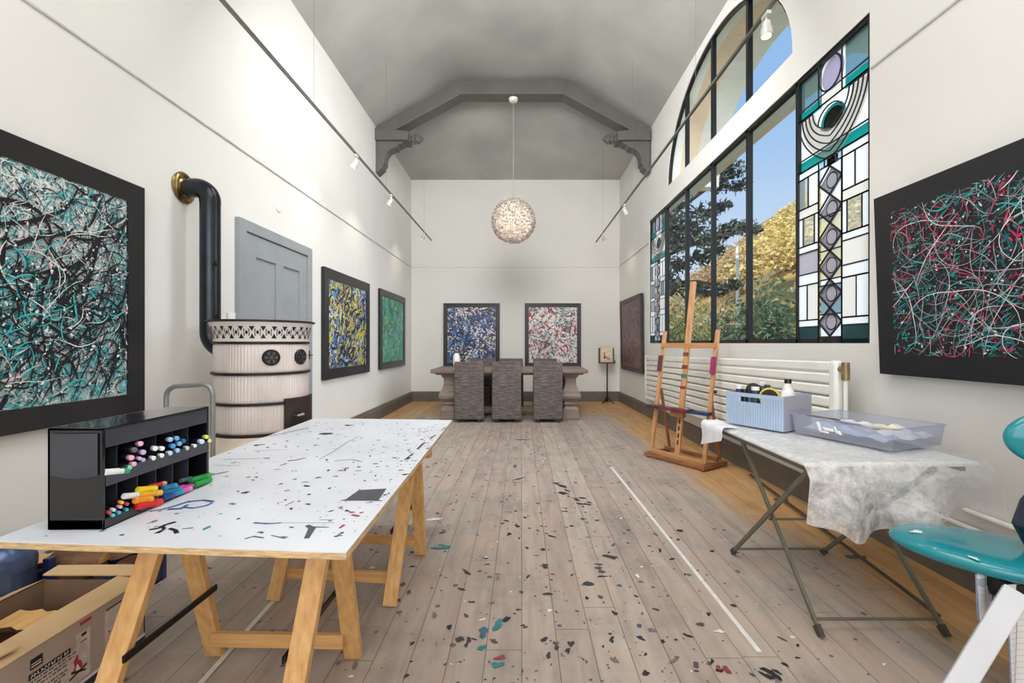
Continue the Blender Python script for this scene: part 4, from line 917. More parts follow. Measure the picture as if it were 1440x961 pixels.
# ================================================================== DINING GROUP
def weave():
    m, t, out = nt('grey_brown_wicker'); b = N(t, 'ShaderNodeBsdfPrincipled', Roughness=.8)
    v = coords(t, (5, 5, 36)); n1 = N(t, 'ShaderNodeTexNoise', Scale=1.6, Detail=5.0); t.links.new(v, n1.inputs['Vector'])
    v2 = coords(t, (90, 90, 60)); ck = N(t, 'ShaderNodeTexNoise', Scale=1.0, Detail=2.0); t.links.new(v2, ck.inputs['Vector'])
    ad = N(t, 'ShaderNodeMath'); ad.operation = 'ADD'; t.links.new(n1.outputs['Fac'], ad.inputs[0])
    ml = N(t, 'ShaderNodeMath'); ml.operation = 'MULTIPLY'; ml.inputs[1].default_value = .45; t.links.new(ck.outputs['Fac'], ml.inputs[0]); t.links.new(ml.outputs[0], ad.inputs[1])
    r = ramp(t, [(.5, (66, 59, 56)), (.72, (94, 85, 81)), (.95, (124, 114, 109))]); t.links.new(ad.outputs[0], r.inputs['Fac']); t.links.new(r.outputs[0], b.inputs['Base Color'])
    bp = N(t, 'ShaderNodeBump', Strength=.5, Distance=.006); t.links.new(ad.outputs[0], bp.inputs['Height']); t.links.new(bp.outputs[0], b.inputs['Normal'])
    t.links.new(b.outputs[0], out.inputs['Surface']); return m
M_weave = weave()
M_oak = mat('greyed_oak', (112, 98, 90), .6, 0, 0, 1.5, (2, 18, 18), .2, 4, col2=(146, 130, 120))
ch = thing('dining_chair', 'woven grey-brown dining chair with its back to the room, leftmost of the near row', 'chair', (-.855, 7.43, 0), 0, 'woven dining chairs')
L0 = Vector((0, 0, 0))
mb = MB(); mb.hexa([(-.245, 0, .05), (.245, 0, .05), (.245, .11, .05), (-.245, .11, .05), (-.235, -.02, 1.0), (.235, -.02, 1.0), (.235, .06, 1.0), (-.235, .06, 1.0)]); mb.build('backrest', M_weave, ch, True, .02, local=True)
mb = MB(); mb.box((-.185, .111, .05), (.185, .52, .46)); mb.build('seat', M_weave, ch, True, .015, local=True)
for x in (-.16, .16):
    for y in (.045, .48):
        mb = MB(); mb.box((x - .022, y - .022, 0), (x + .022, y + .022, .05)); mb.build('leg', mat('dark_chair_foot', (30, 27, 27), .5), ch, False, local=True)
CH = [((-.24, 7.43, 0), 'woven grey-brown dining chair with its back to the room, middle of the near row', 0), ((.437, 7.43, 0), 'woven grey-brown dining chair with its back to the room, rightmost of the near row', 0),
      ((-.77, 9.0, 0), 'woven dining chair behind the table, its top showing left of the near middle chair', PI), ((-.20, 9.0, 0), 'woven dining chair behind the table, its top showing over the near middle chair', PI), ((.47, 9.0, 0), 'woven dining chair behind the table, its top showing over the near right chair', PI)]
for loc, lab, rz in CH: dup(ch, loc, lab, rz)
dt = thing('dining_table', 'long greyed oak dining table on two turned baluster pedestals', 'table', (-.2, 8.2, 0))
mb = MB(); mb.hexa([(-1.44, 7.68, .765), (1.04, 7.68, .765), (1.04, 8.62, .765), (-1.44, 8.62, .765), (-1.47, 7.64, .795), (1.07, 7.64, .795), (1.07, 8.66, .795), (-1.47, 8.66, .795)])
mb.box((-1.52, 7.60, .795), (1.12, 8.70, .862)); mb.build('table_top', M_oak, dt, True, .012)
bal = [(.15, 0), (.155, .05), (.14, .07), (.135, .17), (.105, .22), (.105, .24), (.125, .26), (.125, .275), (.108, .285), (.112, .31), (.165, .37), (.172, .41), (.155, .46), (.115, .53), (.095, .60), (.09, .66), (.10, .71), (.13, .745), (.13, .765)]
for x in (-1.225, .84):
    for y in (7.83, 8.47):
        mb = MB(); o = [(1, -1), (1, 1), (-1, 1), (-1, -1)]
        rows = [[(x + a * r, y + b * r, z) for a, b in o] for r, z in bal]
        vs = [p for rw in rows for p in rw]
        mb.add(vs, [(i * 4 + k, i * 4 + (k + 1) % 4, i * 4 + 4 + (k + 1) % 4, i * 4 + 4 + k) for i in range(len(bal) - 1) for k in range(4)] + [(3, 2, 1, 0), tuple(len(vs) - 4 + k for k in range(4))])
        mb.build('pedestal', M_oak, dt, True, .004, angle=25)
mb = MB(); mb.box((-1.06, 8.06, .07), (.70, 8.24, .17)); mb.build('stretcher', M_oak, dt, False, .006)
for x in (-1.225, .84):
    mb = MB(); mb.box((x - .10, 7.99, .06), (x + .10, 8.31, .18)); mb.build('cross_tie', M_oak, dt, False, .006)
vz = thing('vase', 'white egg-shaped vase standing on the dining table', 'vase', (-1.16, 8.15, .862))
mb = MB(); mb.lathe([(0.028, .862), (.042, .87), (.058, .93), (.064, 1.0), (.058, 1.07), (.04, 1.112), (.024, 1.125), (.019, 1.12), (.024, 1.09)], (-1.16, 8.15, 0), 28, caps=False); mb.build('vessel', M_white, vz)
# pendant lamp
pdn = thing('pendant_lamp', 'silvery spherical pendant lamp of fine petals hanging from the truss', 'lamp', (-.134, 7.8, 5.5))
pc = Vector((-.134, 7.8, 3.398))
mb = MB(); mb.tube([(-.134, 7.8, 3.75), (-.134, 7.8, 5.48)], .005, 8); mb.build('cord', mat('pale_cord', (170, 168, 164), .5), pdn)
mb = MB(); mb.lathe([(.0, 5.44), (.06, 5.445), (.075, 5.46), (.08, 5.496), (0, 5.496)], (-.134, 7.8, 0), 24); mb.build('ceiling_cup', M_white, pdn)
def petal_mat():
    m, t, out = nt('silvery_petal'); g = t.nodes.new('ShaderNodeNewGeometry')
    r = ramp(t, [(0, (176, 168, 162)), (.5, (202, 195, 188)), (1, (226, 220, 214))]); t.links.new(g.outputs['Random Per Island'], r.inputs['Fac'])
    d = N(t, 'ShaderNodeBsdfPrincipled', Roughness=.35, Metallic=.2); tl = N(t, 'ShaderNodeBsdfTranslucent'); mx = N(t, 'ShaderNodeMixShader', Fac=.28)
    t.links.new(r.outputs[0], d.inputs['Base Color']); t.links.new(r.outputs[0], tl.inputs['Color']); t.links.new(d.outputs[0], mx.inputs[1]); t.links.new(tl.outputs[0], mx.inputs[2]); t.links.new(mx.outputs[0], out.inputs['Surface']); return m
rg = random.Random(4); mb = MB(); NP = 3200
for i in range(NP):
    z = 1 - 2 * (i + .5) / NP; t = i * 2.399963; rr = math.sqrt(1 - z * z); nrm = Vector((rr * math.cos(t), rr * math.sin(t), z))
    tg = nrm.orthogonal().normalized(); tg = Matrix.Rotation(rg.random() * 2 * PI, 3, nrm) @ tg; bt = nrm.cross(tg)
    lean = (nrm + tg * rg.uniform(-1.3, 1.3) + bt * rg.uniform(-1.3, 1.3)).normalized()
    b0 = pc + nrm * .352; tip = pc + nrm * .352 + lean * rg.uniform(.035, .052); wv = tg * .016
    md = (b0 + tip) / 2
    mb.add([b0 - wv * .5, b0 + wv * .5, md + wv, tip, md - wv], [(0, 1, 2, 3, 4)])
sh = mb.build('shade', petal_mat(), pdn, False)
mb = MB(); mb.ball(pc, .349, 40, 24); mb.build('diffuser', art_glass('frosted_diffuser', (232, 222, 212), .0, .7), sh)
mb = MB(); mb.ball(pc, .05, 16, 10)
m, t, out = nt('warm_bulb'); e = N(t, 'ShaderNodeEmission', Strength=85.0, Color=lin((255, 242, 228))); t.links.new(e.outputs[0], out.inputs['Surface']); mb.build('bulb', m, pdn)
# small stand with picture near the corner
ds = thing('display_stand', 'slim black metal floor stand holding a small picture by the end wall', 'stand', (1.86, 9.85, 0))
mb = MB(); mb.tube([(1.86, 9.85, .05), (1.86, 9.85, .87)], .014, 12); mb.build('pole', M_iron, ds)
for a in (PI * 1.25, PI * 1.75, PI / 2):
    mb = MB(); mb.tube([(1.86, 9.85, .16), (1.86 + .09 * math.cos(a), 9.85 + .09 * math.sin(a), .06), (1.86 + .19 * math.cos(a), 9.85 + .19 * math.sin(a), .012)], .011, 8); mb.build('leg', M_iron, ds)
mb = MB(); mb.box((1.68, 9.78, .865), (2.02, 9.92, .885)); mb.box((1.68, 9.77, .885), (1.70, 9.785, .93)); mb.box((2.0, 9.77, .885), (2.02, 9.785, .93)); mb.box((1.68, 9.905, .885), (2.02, 9.92, 1.20)); mb.build('tray', mat('dark_stand_wood', (84, 74, 68), .5), ds, False)
sm = thing('small_picture', 'small cream picture with a red figure leaning on the slim floor stand', 'picture', (1.86, 9.86, .886))
mb = MB(); mb.box((1.715, 9.85, .887), (1.985, 9.90, 1.235)); mb.build('panel', mat('cream_panel', (222, 206, 186), .6), sm, False, .008)
mb = MB(); mb.box((1.745, 9.847, .93), (1.955, 9.85, 1.20), 0); blob(mb, 1.81, 1.0, 9.8455, .055, 1, rg, .7, 0, 10, 'y'); blob(mb, 1.80, 1.08, 9.8455, .03, 1, rg, .8, 0, 10, 'y'); blob(mb, 1.88, .97, 9.8452, .04, 2, rg, 1.3, 0, 10, 'y'); mb.build('print', [paint((236, 220, 196)), paint((170, 84, 60)), paint((190, 150, 120))], sm, False)

# ================================================================== TRACK LIGHTS
M_track = mat('grey_track', (120, 120, 116), .4, .5); M_spot = mat('white_spot_body', (206, 204, 198), .35, .2)
def track(label, X, Y0, Y1, Z, wires):
    t = thing('light_track', label, 'light track', (X, (Y0 + Y1) / 2, Z), 0, 'hanging light tracks')
    mb = MB(); mb.box((X - .011, Y0, Z - .011), (X + .011, Y1, Z + .011)); mb.build('rail', M_track, t, False)
    for y in wires:
        mb = MB(); mb.tube([(X, y, Z + .01), (X, y, ceil_z(X, y) + .02)], .0013, 6); mb.build('suspension_wire', M_track, t)
track('long grey light track hung along the left wall', -1.9, -1.0, 9.65, 3.48, (2.0, 4.17, 6.4, 8.9))
track('long grey light track hung before the tall windows', 1.61, -1.0, 9.8, 3.48, (1.6, 4.2, 6.6, 9.0))
def spot(label, X, Y, Z, aim):
    t = thing('track_spotlight', label, 'spotlight', (X, Y, Z), 0, 'spotlights on the tracks')
    mb = MB(); mb.box((X - .014, Y - .04, Z - .038), (X + .014, Y + .04, Z - .012)); mb.build('adapter', M_spot, t, False, .003)
    mb = MB(); mb.tube([(X, Y, Z - .038), (X, Y, Z - .085)], .007, 8); mb.build('stem', M_spot, t)
    d = Vector(aim).normalized(); c = Vector((X, Y, Z - .10)); a = c - d * .03; b = c + d * .065
    mb = MB(); mb.tube([a, c, c + d * .02, b], [.026, .028, .036, .038], 20); h = mb.build('head', M_spot, t)
    m = MATS.get('lit_lens')
    if not m:
        m, tt_, out = nt('lit_lens'); e = N(tt_, 'ShaderNodeEmission', Strength=3.0, Color=lin((255, 236, 200))); tt_.links.new(e.outputs[0], out.inputs['Surface']); MATS['lit_lens'] = m
    mb = MB(); mb.tube([b + d * .0005, b + d * .003], .030, 20); mb.build('lens', m, h)
    lt = bpy.data.lights.new('spot_lamp', 'SPOT'); lt.energy = 7; lt.spot_size = math.radians(110); lt.spot_blend = 1.0; lt.color = (1, .88, .70); lt.shadow_soft_size = .03
    o = bpy.data.objects.new('spot_lamp', lt); C.objects.link(o); o.location = b + d * .02; o.rotation_euler = d.to_track_quat('-Z', 'Y').to_euler()
for px, lab in ((501, 'small spotlight on the left track, nearest the viewer'), (550, 'small spotlight on the left track, middle one near the roof corbel'), (596, 'small spotlight on the left track, at its far end')):
    spot(lab, -1.9, 1.9 * F / (VX - px), 3.48, (-.55, .1, -.8))
spot('spotlight on the window-side track, in front of the arched window', 1.61, 2.99, 3.48, (-.05, -.1, -1))
spot('small spotlight on the window-side track, middle of the far stretch', 1.61, 1.61 * F / (878 - VX), 3.48, (.5, .2, -.8))
spot('small spotlight on the window-side track, at its far end', 1.61, 1.61 * F / (848 - VX), 3.48, (.5, .3, -.8))

# ================================================================== RADIATOR AND PIPES
rd = thing('radiator', 'long white tubular radiator on the wall under the window', 'radiator', (2.13, 5.35, .4))
RY0, RY1 = 3.02, 7.68
def rz_(y, z): return z + .09 * (RY1 - y) / (RY1 - RY0) - .03
for i in range(9):
    z = .435 + .081 * i; mb = MB()
    mb.hexa([(2.085, RY0 + .06, rz_(RY0, z - .034)), (2.125, RY0 + .06, rz_(RY0, z - .034)), (2.125, RY1 - .05, rz_(RY1, z - .034)), (2.085, RY1 - .05, rz_(RY1, z - .034)), (2.085, RY0 + .06, rz_(RY0, z + .034)), (2.125, RY0 + .06, rz_(RY0, z + .034)), (2.125, RY1 - .05, rz_(RY1, z + .034)), (2.085, RY1 - .05, rz_(RY1, z + .034))])
    mb.build('tube', M_white, rd, True, .012)
for y in (RY0 + .03, RY1 - .03):
    mb = MB(); mb.box((2.08, y - .04, rz_(y, .39)), (2.14, y + .04, rz_(y, 1.125))); mb.build('header', M_white, rd, True, .02)
for y in (3.6, 5.3, 7.0):
    mb = MB(); mb.box((2.126, y - .02, .48), (XR + .01, y + .02, .52)); mb.build('bracket', M_white, rd, False); mb = MB(); mb.box((2.126, y - .02, 1.0), (XR - .002, y + .02, 1.04)); mb.build('bracket', M_white, rd, False)
mb = MB(); mb.tube([(2.11, RY0 - .01, 1.13), (2.11, RY0 - .05, 1.13)], .02, 14); mb.tube([(2.11, RY0 - .06, 1.175), (2.11, RY0 - .06, 1.06)], .024, 14); mb.build('valve', mat('aged_brass', (150, 132, 96), .4, .7, .15), rd)
mb = MB(); mb.tube([(2.11, RY0 - .06, 1.06), (2.11, RY0 - .06, .36)], .013, 12); mb.build('riser_pipe', M_white, rd)
for Y0, Y1, zz, lab in ((1.2, 7.6, .345, 'white heating pipe running above the right baseboard'), (1.2, 2.36, .435, 'short white heating pipe above the longer one by the teal chair')):
    mb = MB(); mb.tube([(xr(Y0 + (Y1 - Y0) * i / 6, zz) - .026, Y0 + (Y1 - Y0) * i / 6, zz) for i in range(7)], .014, 12); tag(mb.build('heating_pipe', M_white), lab, 'pipe')

# ================================================================== EASEL
M_eas = pine('easel_beech', (176, 124, 82), (208, 158, 110)); M_easx = pine('easel_beech_rail', (170, 118, 76), (202, 152, 104), 'X'); M_easd = mat('red_brown_wood', (144, 94, 62), .5, 0, .12, 8)
ez = thing('easel', 'wooden studio easel with paint-stained tray in front of the radiator', 'easel', (1.63, 4.90, 0), math.radians(-56.3))
def eb(name, p, q, w_, d_, m, side=(1, 0, 0), par=None, bev=.004):
    mb = MB(); mb.bar(p, q, w_, d_, side); return mb.build(name, m, par or ez, False, bev, local=True)
for x in (-.36, .36):
    eb('foot_runner', (x, -.01, .035), (x, .40, .035), .05, .045, M_easd)
eb('front_rail', (-.34, .055, .075), (.34, .055, .075), .035, .05, M_easx, (0, 1, 0)); eb('rear_rail', (-.34, .30, .075), (.34, .30, .075), .03, .04, M_easd, (0, 1, 0)); eb('front_foot_rail', (-.38, .02, .03), (.36, .02, .03), .03, .035, M_easd, (0, 1, 0))
posts = []
for x in (-.34, .34):
    o = eb('upright', (x, .06, .06), (x * 1.0, .30, 1.44), .042, .030, M_eas)
    mb = MB(); sg = -.024; mb.box((x - .022, .215, .98), (x + .022, .245, 1.16)); mb.v = [(a, b + (c - 1.07) * .174 - .02, c) for a, b, c in mb.v]; mb.build('paint_stain', paint((150, 40, 90) if x > 0 else (96, 50, 60)), o, False, local=True)
    eb('rear_brace', (x * .93, .20, .78), (x * .95, .36, .06), .03, .022, M_easd)
mast = eb('mast', (0, .075, .07), (0, .36, 1.99), .062, .030, M_eas)
for k in range(4):
    mb = MB(); mb.box((-.010, .08, .20 + k * .075), (.010, .086, .245 + k * .075))
    mb.v = [(a, b + (c - .07) * .148 - .0225, c) for a, b, c in mb.v]; mb.build('peg_slot', paint((70, 44, 30)), mast, False, local=True)
for z0, z1, col in ((.92, .96, (60, 110, 120)), (1.02, 1.06, (120, 50, 40)), (1.16, 1.2, (110, 60, 40)), (.80, .83, (140, 60, 40))):
    mb = MB(); mb.box((-.032, .08, z0), (.032, .09, z1)); mb.v = [(a, b + (c - .07) * .148 - .0235, c) for a, b, c in mb.v]; mb.build('paint_stain', paint(col), mast, False, local=True)
eb('crossbar', (-.345, .245, 1.275), (.345, .245, 1.275), .028, .055, M_easx, (0, 1, 0))
tray = eb('canvas_tray', (-.40, .09, .575), (.38, .09, .575), .09, .03, M_easd, (0, 1, 0))
rg = random.Random(8); mb = MB()
for x0, x1, c in ((-.40, -.22, 0), (-.24, -.02, 1), (-.05, .20, 2), (.14, .38, 3)): mb.box((x0, .043, .562), (x1, .1355, .592), c)
mb.build('tray_paint', [paint((70, 44, 48)), paint((118, 52, 54)), paint((120, 40, 56)), paint((40, 62, 110))], tray, False, local=True)
mb = MB(); mb.box((-.08, .06, .50), (.08, .12, .56)); mb.build('tray_block', M_easd, ez, False, .004, local=True)
mb = MB(); mb.lathe([(0, 0), (.014, 0), (.018, .01), (.014, .022), (0, .024)], (.375, .185, .80), 14, 'x'); mb.build('knob', M_black, ez, local=True)

# ================================================================== FOLDING TABLE WITH BUBBLE WRAP (right)
M_tube = mat('olive_grey_tube', (112, 110, 98), .45, .4, .06, 8)
ft_ = thing('folding_table', 'folding table with crossed olive-grey metal legs under bubble wrap by the radiator', 'table', (1.66, 2.45, 0))
TX0, TX1, TY0, TY1, TZ = 1.27, 2.06, 2.04, 3.06, .765
mb = MB(); mb.box((TX0, TY0, TZ - .02), (TX1, TY1, TZ)); mb.build('table_top', mat('ivory_laminate', (238, 236, 232), .45), ft_, False, .005)
mb = MB(); mb.box((TX0 + .03, TY0 + .04, TZ - .05), (TX0 + .05, TY1 - .04, TZ - .0205)); mb.build('apron', M_tube, ft_, False); mb = MB(); mb.box((TX1 - .05, TY0 + .04, TZ - .05), (TX1 - .03, TY1 - .04, TZ - .0205)); mb.build('apron', M_tube, ft_, False)
ya, yb, ztop = 2.0, 2.81, TZ - .022
for x in (1.312, 1.866):
    for p, q, dx in (((x, ya, 0.004), (x, yb - .06, ztop), .009), ((x, yb, 0.004), (x, ya + .04, ztop), -.009)):
        mb = MB(); p = Vector(p); q = Vector(q); s_ = Vector((dx, 0, 0)); mb.bar(p + s_, q + s_, .014, .026, (1, 0, 0)); mb.v = [(a, b, max(c, .002)) for a, b, c in mb.v]; lg = mb.build('leg', M_tube, ft_, False, .002)
        d = (q - p).normalized(); mb = MB(); mb.bar(p + s_, p + s_ + d * .05, .02, .034, (1, 0, 0)); mb.v = [(a, b, max(c, .001)) for a, b, c in mb.v]; mb.build('foot_cap', mat('dark_rubber', (62, 62, 58), .7), lg, False)
for y, k in ((ya, 1), (yb, -1)):
    zz = .055; yy = y + k * .055; mb = MB(); mb.tube([(1.312, yy, zz), (1.866, yy, zz)], .007, 8); mb.build('cross_rail', M_tube, ft_)
mb = MB(); mb.tube([(1.312, 2.405, .37), (1.866, 2.405, .37)], .007, 8); mb.build('pivot_rod', M_tube, ft_)
# pole lying by the wall
pl_ = thing('metal_pole', 'thin dark metal pole lying on the floor along the right baseboard', 'pole', (2.1, 3.3, 0))
mb = MB(); mb.tube([(2.215, 4.4, .03), (1.945, 2.12, .03)], .010, 8); mb.build('rod', mat('dark_pole_metal', (84, 80, 72), .4, .6), pl_)
for k in (.28, .72):
    x = 2.215 - .27 * k; y = 4.4 - 2.28 * k; mb = MB(); mb.tube([(x - .05, y, .010), (x + .06, y - .01, .010)], .009, 8); mb.tube([(x, y, .01), (x, y, .03)], .006, 8); mb.build('foot', M_tube, pl_)
def wrapmat():
    m, t, out = nt('bubble_wrap_film'); v = coords(t, (1, 1, 1))
    vo = N(t, 'ShaderNodeTexVoronoi', Scale=85.0); t.links.new(v, vo.inputs['Vector'])
    nz = N(t, 'ShaderNodeTexNoise', Scale=16.0, Detail=8.0, Roughness=.75, Distortion=.4); t.links.new(v, nz.inputs['Vector'])
    b1_ = N(t, 'ShaderNodeBump', Strength=.3, Distance=.003); t.links.new(vo.outputs['Distance'], b1_.inputs['Height'])
    b2_ = N(t, 'ShaderNodeBump', Strength=.22, Distance=.008); t.links.new(nz.outputs['Fac'], b2_.inputs['Height']); t.links.new(b1_.outputs[0], b2_.inputs['Normal'])
    d = N(t, 'ShaderNodeBsdfPrincipled', Roughness=.22); d.inputs['Base Color'].default_value = lin((252, 252, 254)); t.links.new(b2_.outputs[0], d.inputs['Normal'])
    tr_ = N(t, 'ShaderNodeBsdfTransparent', Color=lin((244, 246, 248)))
    tl = N(t, 'ShaderNodeBsdfTranslucent', Color=lin((240, 242, 246)))
    mm = N(t, 'ShaderNodeMixShader', Fac=.12); t.links.new(d.outputs[0], mm.inputs[1]); t.links.new(tl.outputs[0], mm.inputs[2])
    r = ramp(t, [(.36, (150, 150, 150)), (.62, (228, 228, 228))]); t.links.new(nz.outputs['Fac'], r.inputs['Fac'])
    sx = t.nodes.new('ShaderNodeSeparateXYZ'); t.links.new(v, sx.inputs[0])
    mr = N(t, 'ShaderNodeMapRange'); mr.inputs['From Min'].default_value = 1.55; mr.inputs['From Max'].default_value = 1.95; mr.inputs['To Min'].default_value = 1.0; mr.inputs['To Max'].default_value = .32; t.links.new(sx.outputs['X'], mr.inputs['Value'])
    ml = N(t, 'ShaderNodeMath'); ml.operation = 'MULTIPLY'; t.links.new(r.outputs[0], ml.inputs[0]); t.links.new(mr.outputs[0], ml.inputs[1])
    mx = t.nodes.new('ShaderNodeMixShader'); t.links.new(ml.outputs[0], mx.inputs[0]); t.links.new(tr_.outputs[0], mx.inputs[1]); t.links.new(mm.outputs[0], mx.inputs[2])
    t.links.new(mx.outputs[0], out.inputs['Surface']); return m
def wrap_pt(u, v):
    # u across (left -> wall), v along (far -> near end, then hanging down)
    x = TX0 - .012 + (TX1 + .02 - TX0 + .012) * u
    s = 1.50 * v; run = TY1 + .03 - (TY0 - .015)
    nz = mnoise.noise(Vector((x * 5, s * 5, 3.1)))
    if s < run: y = TY1 + .03 - s; z = TZ + .006 + .008 * max(0, nz)
    else:
        h = s - run
        wob = mnoise.noise(Vector((x * 4.5, h * 3, 7.7)))
        y = TY0 - .015 - .05 * min(1, h / .1) + .05 * wob * min(1, h / .2) + .03 * math.sin(x * 17) * min(1, h / .3)
        lim = .22 + .13 * max(0, 1 - abs(u - .30) * 2.6) + .05 * mnoise.noise(Vector((x * 7, 1.3, 0)))
        h2 = h * max(.18, lim / .42) 
        z = TZ + .004 - h2
        x += .06 * (u - .2) * h + .02 * wob
    # left edge hangs over a little
    if u < .03 and s < run: z -= .012 * (1 - u / .03)
    return (x, y, z)
mb = MB(); mb.grid(wrap_pt, 60, 96); tag(mb.build('bubble_wrap', wrapmat()), 'sheet of clear bubble wrap draped over the folding table and hanging down', 'bubble wrap')
# curled white paper sheet hanging over the far left corner of the table
def sheet(u, v):
    y = 3.085 - .30 * u; L = .26 * (1 - .35 * u); d = L * v - .07
    if d < 0: return (TX0 - .016 - d, y, TZ + .0165 + .002 * math.sin(9 * u))
    a = min(d / .05, 1.0) * PI / 2
    return (TX0 - .016 - .032 * math.sin(a) - .05 * max(0, d - .05), y + .02 * math.sin(6 * v), TZ + .0165 - .032 * (1 - math.cos(a)) - max(0, d - .05) * .95)
mb = MB(); mb.grid(sheet, 16, 16); o = mb.build('white_sheet', mat('white_paper', (236, 236, 242), .6)); tag(o, 'white curled sheet hanging over the far left edge of the folding table', 'sheet')

# blue storage crate
M_blue = mat('pale_blue_plastic', (172, 192, 216), .4, 0, .03, 4); M_grey = mat('lilac_grey_plastic', (170, 170, 182), .4, 0, .03, 4)
ang = math.atan2(-.325, .188)
TB = TZ + .016
sb = thing('storage_crate', 'pale blue ribbed plastic crate holding bottles and tape on the folding table', 'crate', (1.346, 2.985, TB), ang)
Lc, Dc, Hc = .375, .30, .205; th = .006
# local: x along front, y to the back
mb = MB()
zs = .150; ze = .182
def ribs(x0, x1, z0, z1):
    nn = max(1, int((x1 - x0) / .0155)); w_ = (x1 - x0) / nn
    for i in range(nn):
        a = x0 + i * w_
        mb.prism([(a, 0), (a, -.0), (a + w_ * .18, -.005), (a + w_ * .72, -.005), (a + w_ * .9, 0), (a + w_, 0), (a + w_, th), (a, th)], z0, z1, 'z')
hx0, hx1 = .10, .235
ribs(0.012, Lc - .012, 0, zs); ribs(.012, hx0, zs, ze); ribs(hx1, Lc - .012, zs, ze); mb.box((hx0, 0, zs), (hx0 + .0, th, ze))
mb.box((0, -.003, 0), (.012, th, ze)); mb.box((Lc - .012, -.003, 0), (Lc, th, ze)); mb.box((0, -.004, ze), (Lc, th, Hc))
mb.build('front_wall', M_blue, sb, False, local=True)
mb = MB(); mb.box((0, th, 0), (Lc, Dc, th)); mb.box((0, th, th), (th, Dc, Hc)); mb.box((0, Dc - th, th), (Lc, Dc, Hc)); mb.build('carcass', M_blue, sb, False, local=True)
mb = MB(); mb.box((Lc - th, th, th), (Lc, Dc - th, Hc)); mb.build('end_wall', M_grey, sb, False, local=True)
cM = Matrix.Translation((1.346, 2.985, TB)) @ Matrix.Rotation(ang, 4, 'Z')
def cw(x, y, z): return tuple(cM @ Vector((x, y, z)))
def bottle(name, label, x, y, r, h, capcol, bodycol, capr, neck=.7, group='bottles in the blue crate'):
    p = cw(x, y, th + .001); t = thing(name, label, 'bottle', p, 0, group)
    mb = MB(); mb.lathe([(r * .9, 0), (r, .006), (r, h * neck), (r * .75, h * (neck + .12)), (capr * .9, h * .90), (capr * .9, h * .92)], p, 24); mb.build('body', paint(bodycol, .3), t)
    mb = MB(); mb.lathe([(capr, h * .92), (capr, h * 1.0), (capr * .9, h * 1.01), (0, h * 1.01)], p, 20); mb.build('cap', paint(capcol, .3), t)
bottle('bottle', 'white bottle with a black cap at the right rear of the blue crate', .315, .15, .046, .29, (20, 20, 22), (236, 236, 234), .020, .62)
bottle('bottle', 'dark bottle with a white cap at the left end of the blue crate', .05, .06, .026, .235, (236, 238, 242), (50, 56, 76), .022, .75)
bottle('bottle', 'dark bottle with a white cap in front of the black roll in the blue crate', .165, .055, .026, .235, (238, 240, 246), (70, 76, 92), .024, .75)
bottle('bottle', 'slate bottle with a white cap behind the black roll in the blue crate', .125, .20, .028, .255, (232, 234, 238), (90, 96, 120), .022, .75)
bottle('bottle', 'navy bottle with a dark cap in the middle of the blue crate', .185, .15, .026, .245, (60, 66, 90), (44, 48, 70), .018, .75)
bottle('bottle', 'short black bottle beside the left white-capped one in the blue crate', .095, .05, .020, .215, (24, 26, 34), (40, 44, 54), .014, .8)
bottle('bottle', 'teal bottle seen through the hand hole of the blue crate', .165, .105, .018, .18, (30, 60, 70), (120, 190, 190), .012, .8)
def roll(name, label, c, r, w_, outer, face, hole, tgt):
    c = Vector(c); d = (Vector(tgt) - c); d.z *= .3; d.normalize(); t = thing(name, label, 'tape roll', tuple(c), 0)
    mb = MB(); mb.tube([c - d * w_ / 2, c + d * w_ / 2], r, 32, cap=False)
    n_ = 32; z_ = Vector((0, 0, 1)); u = d.cross(z_).normalized(); v = u.cross(d)
    f = lambda rr, k, e: c + d * e + (u * math.cos(2 * PI * k / n_) + v * math.sin(2 * PI * k / n_)) * rr
    for e in (-w_ / 2, w_ / 2):
        mb.add([f(r, k, e) for k in range(n_)] + [f(r * .84, k, e) for k in range(n_)], [(k, (k + 1) % n_, n_ + (k + 1) % n_, n_ + k) for k in range(n_)])
    mb.build('wound_tape', paint(outer, .4), t)
    mb = MB(); mb.tube([c - d * (w_ / 2 - .002), c + d * (w_ / 2 - .002)], r * .838, 32); cr_ = mb.build('core', paint(face, .5), t)
    mb = MB(); mb.tube([c + d * (w_ / 2 - .0018), c + d * (w_ / 2)], r * .16, 16); mb.build('hub', paint(hole, .5), cr_)
roll('tape_roll', 'black tape roll standing on edge at the left of the blue crate', cw(.11, .12, .215), .046, .04, (24, 24, 24), (40, 40, 40), (70, 70, 70), (0, 0, 1.3))
roll('tape_roll', 'yellow tape roll with a black centre in the blue crate', cw(.245, .075, .186), .058, .05, (226, 200, 50), (20, 20, 26), (34, 34, 40), (.0, .2, 1.3))
# clear storage bin
def clearplast():
    m, t, out = nt('cloudy_clear_plastic'); tr_ = N(t, 'ShaderNodeBsdfTransparent', Color=lin((238, 240, 246))); d = N(t, 'ShaderNodeBsdfPrincipled', Roughness=.15); d.inputs['Base Color'].default_value = lin((224, 226, 236))
    mx = N(t, 'ShaderNodeMixShader', Fac=.2); t.links.new(tr_.outputs[0], mx.inputs[1]); t.links.new(d.outputs[0], mx.inputs[2]); t.links.new(mx.outputs[0], out.inputs['Surface']); return m
M_clear = clearplast()
cbn = thing('clear_bin', 'low clear plastic storage bin of papers and brushes on the folding table', 'bin', (1.590, 2.660, TB), math.atan2(2.219 - 2.706, 1.754 - 1.573))
Lb, Db, Hb = .52, .40, .105
def tap(x, y, z): k = 1 + .05 * z / Hb; return (Lb / 2 + (x - Lb / 2) * k * .97, Db / 2 + (y - Db / 2) * k * .97, z)
mb = MB(); w_ = .004
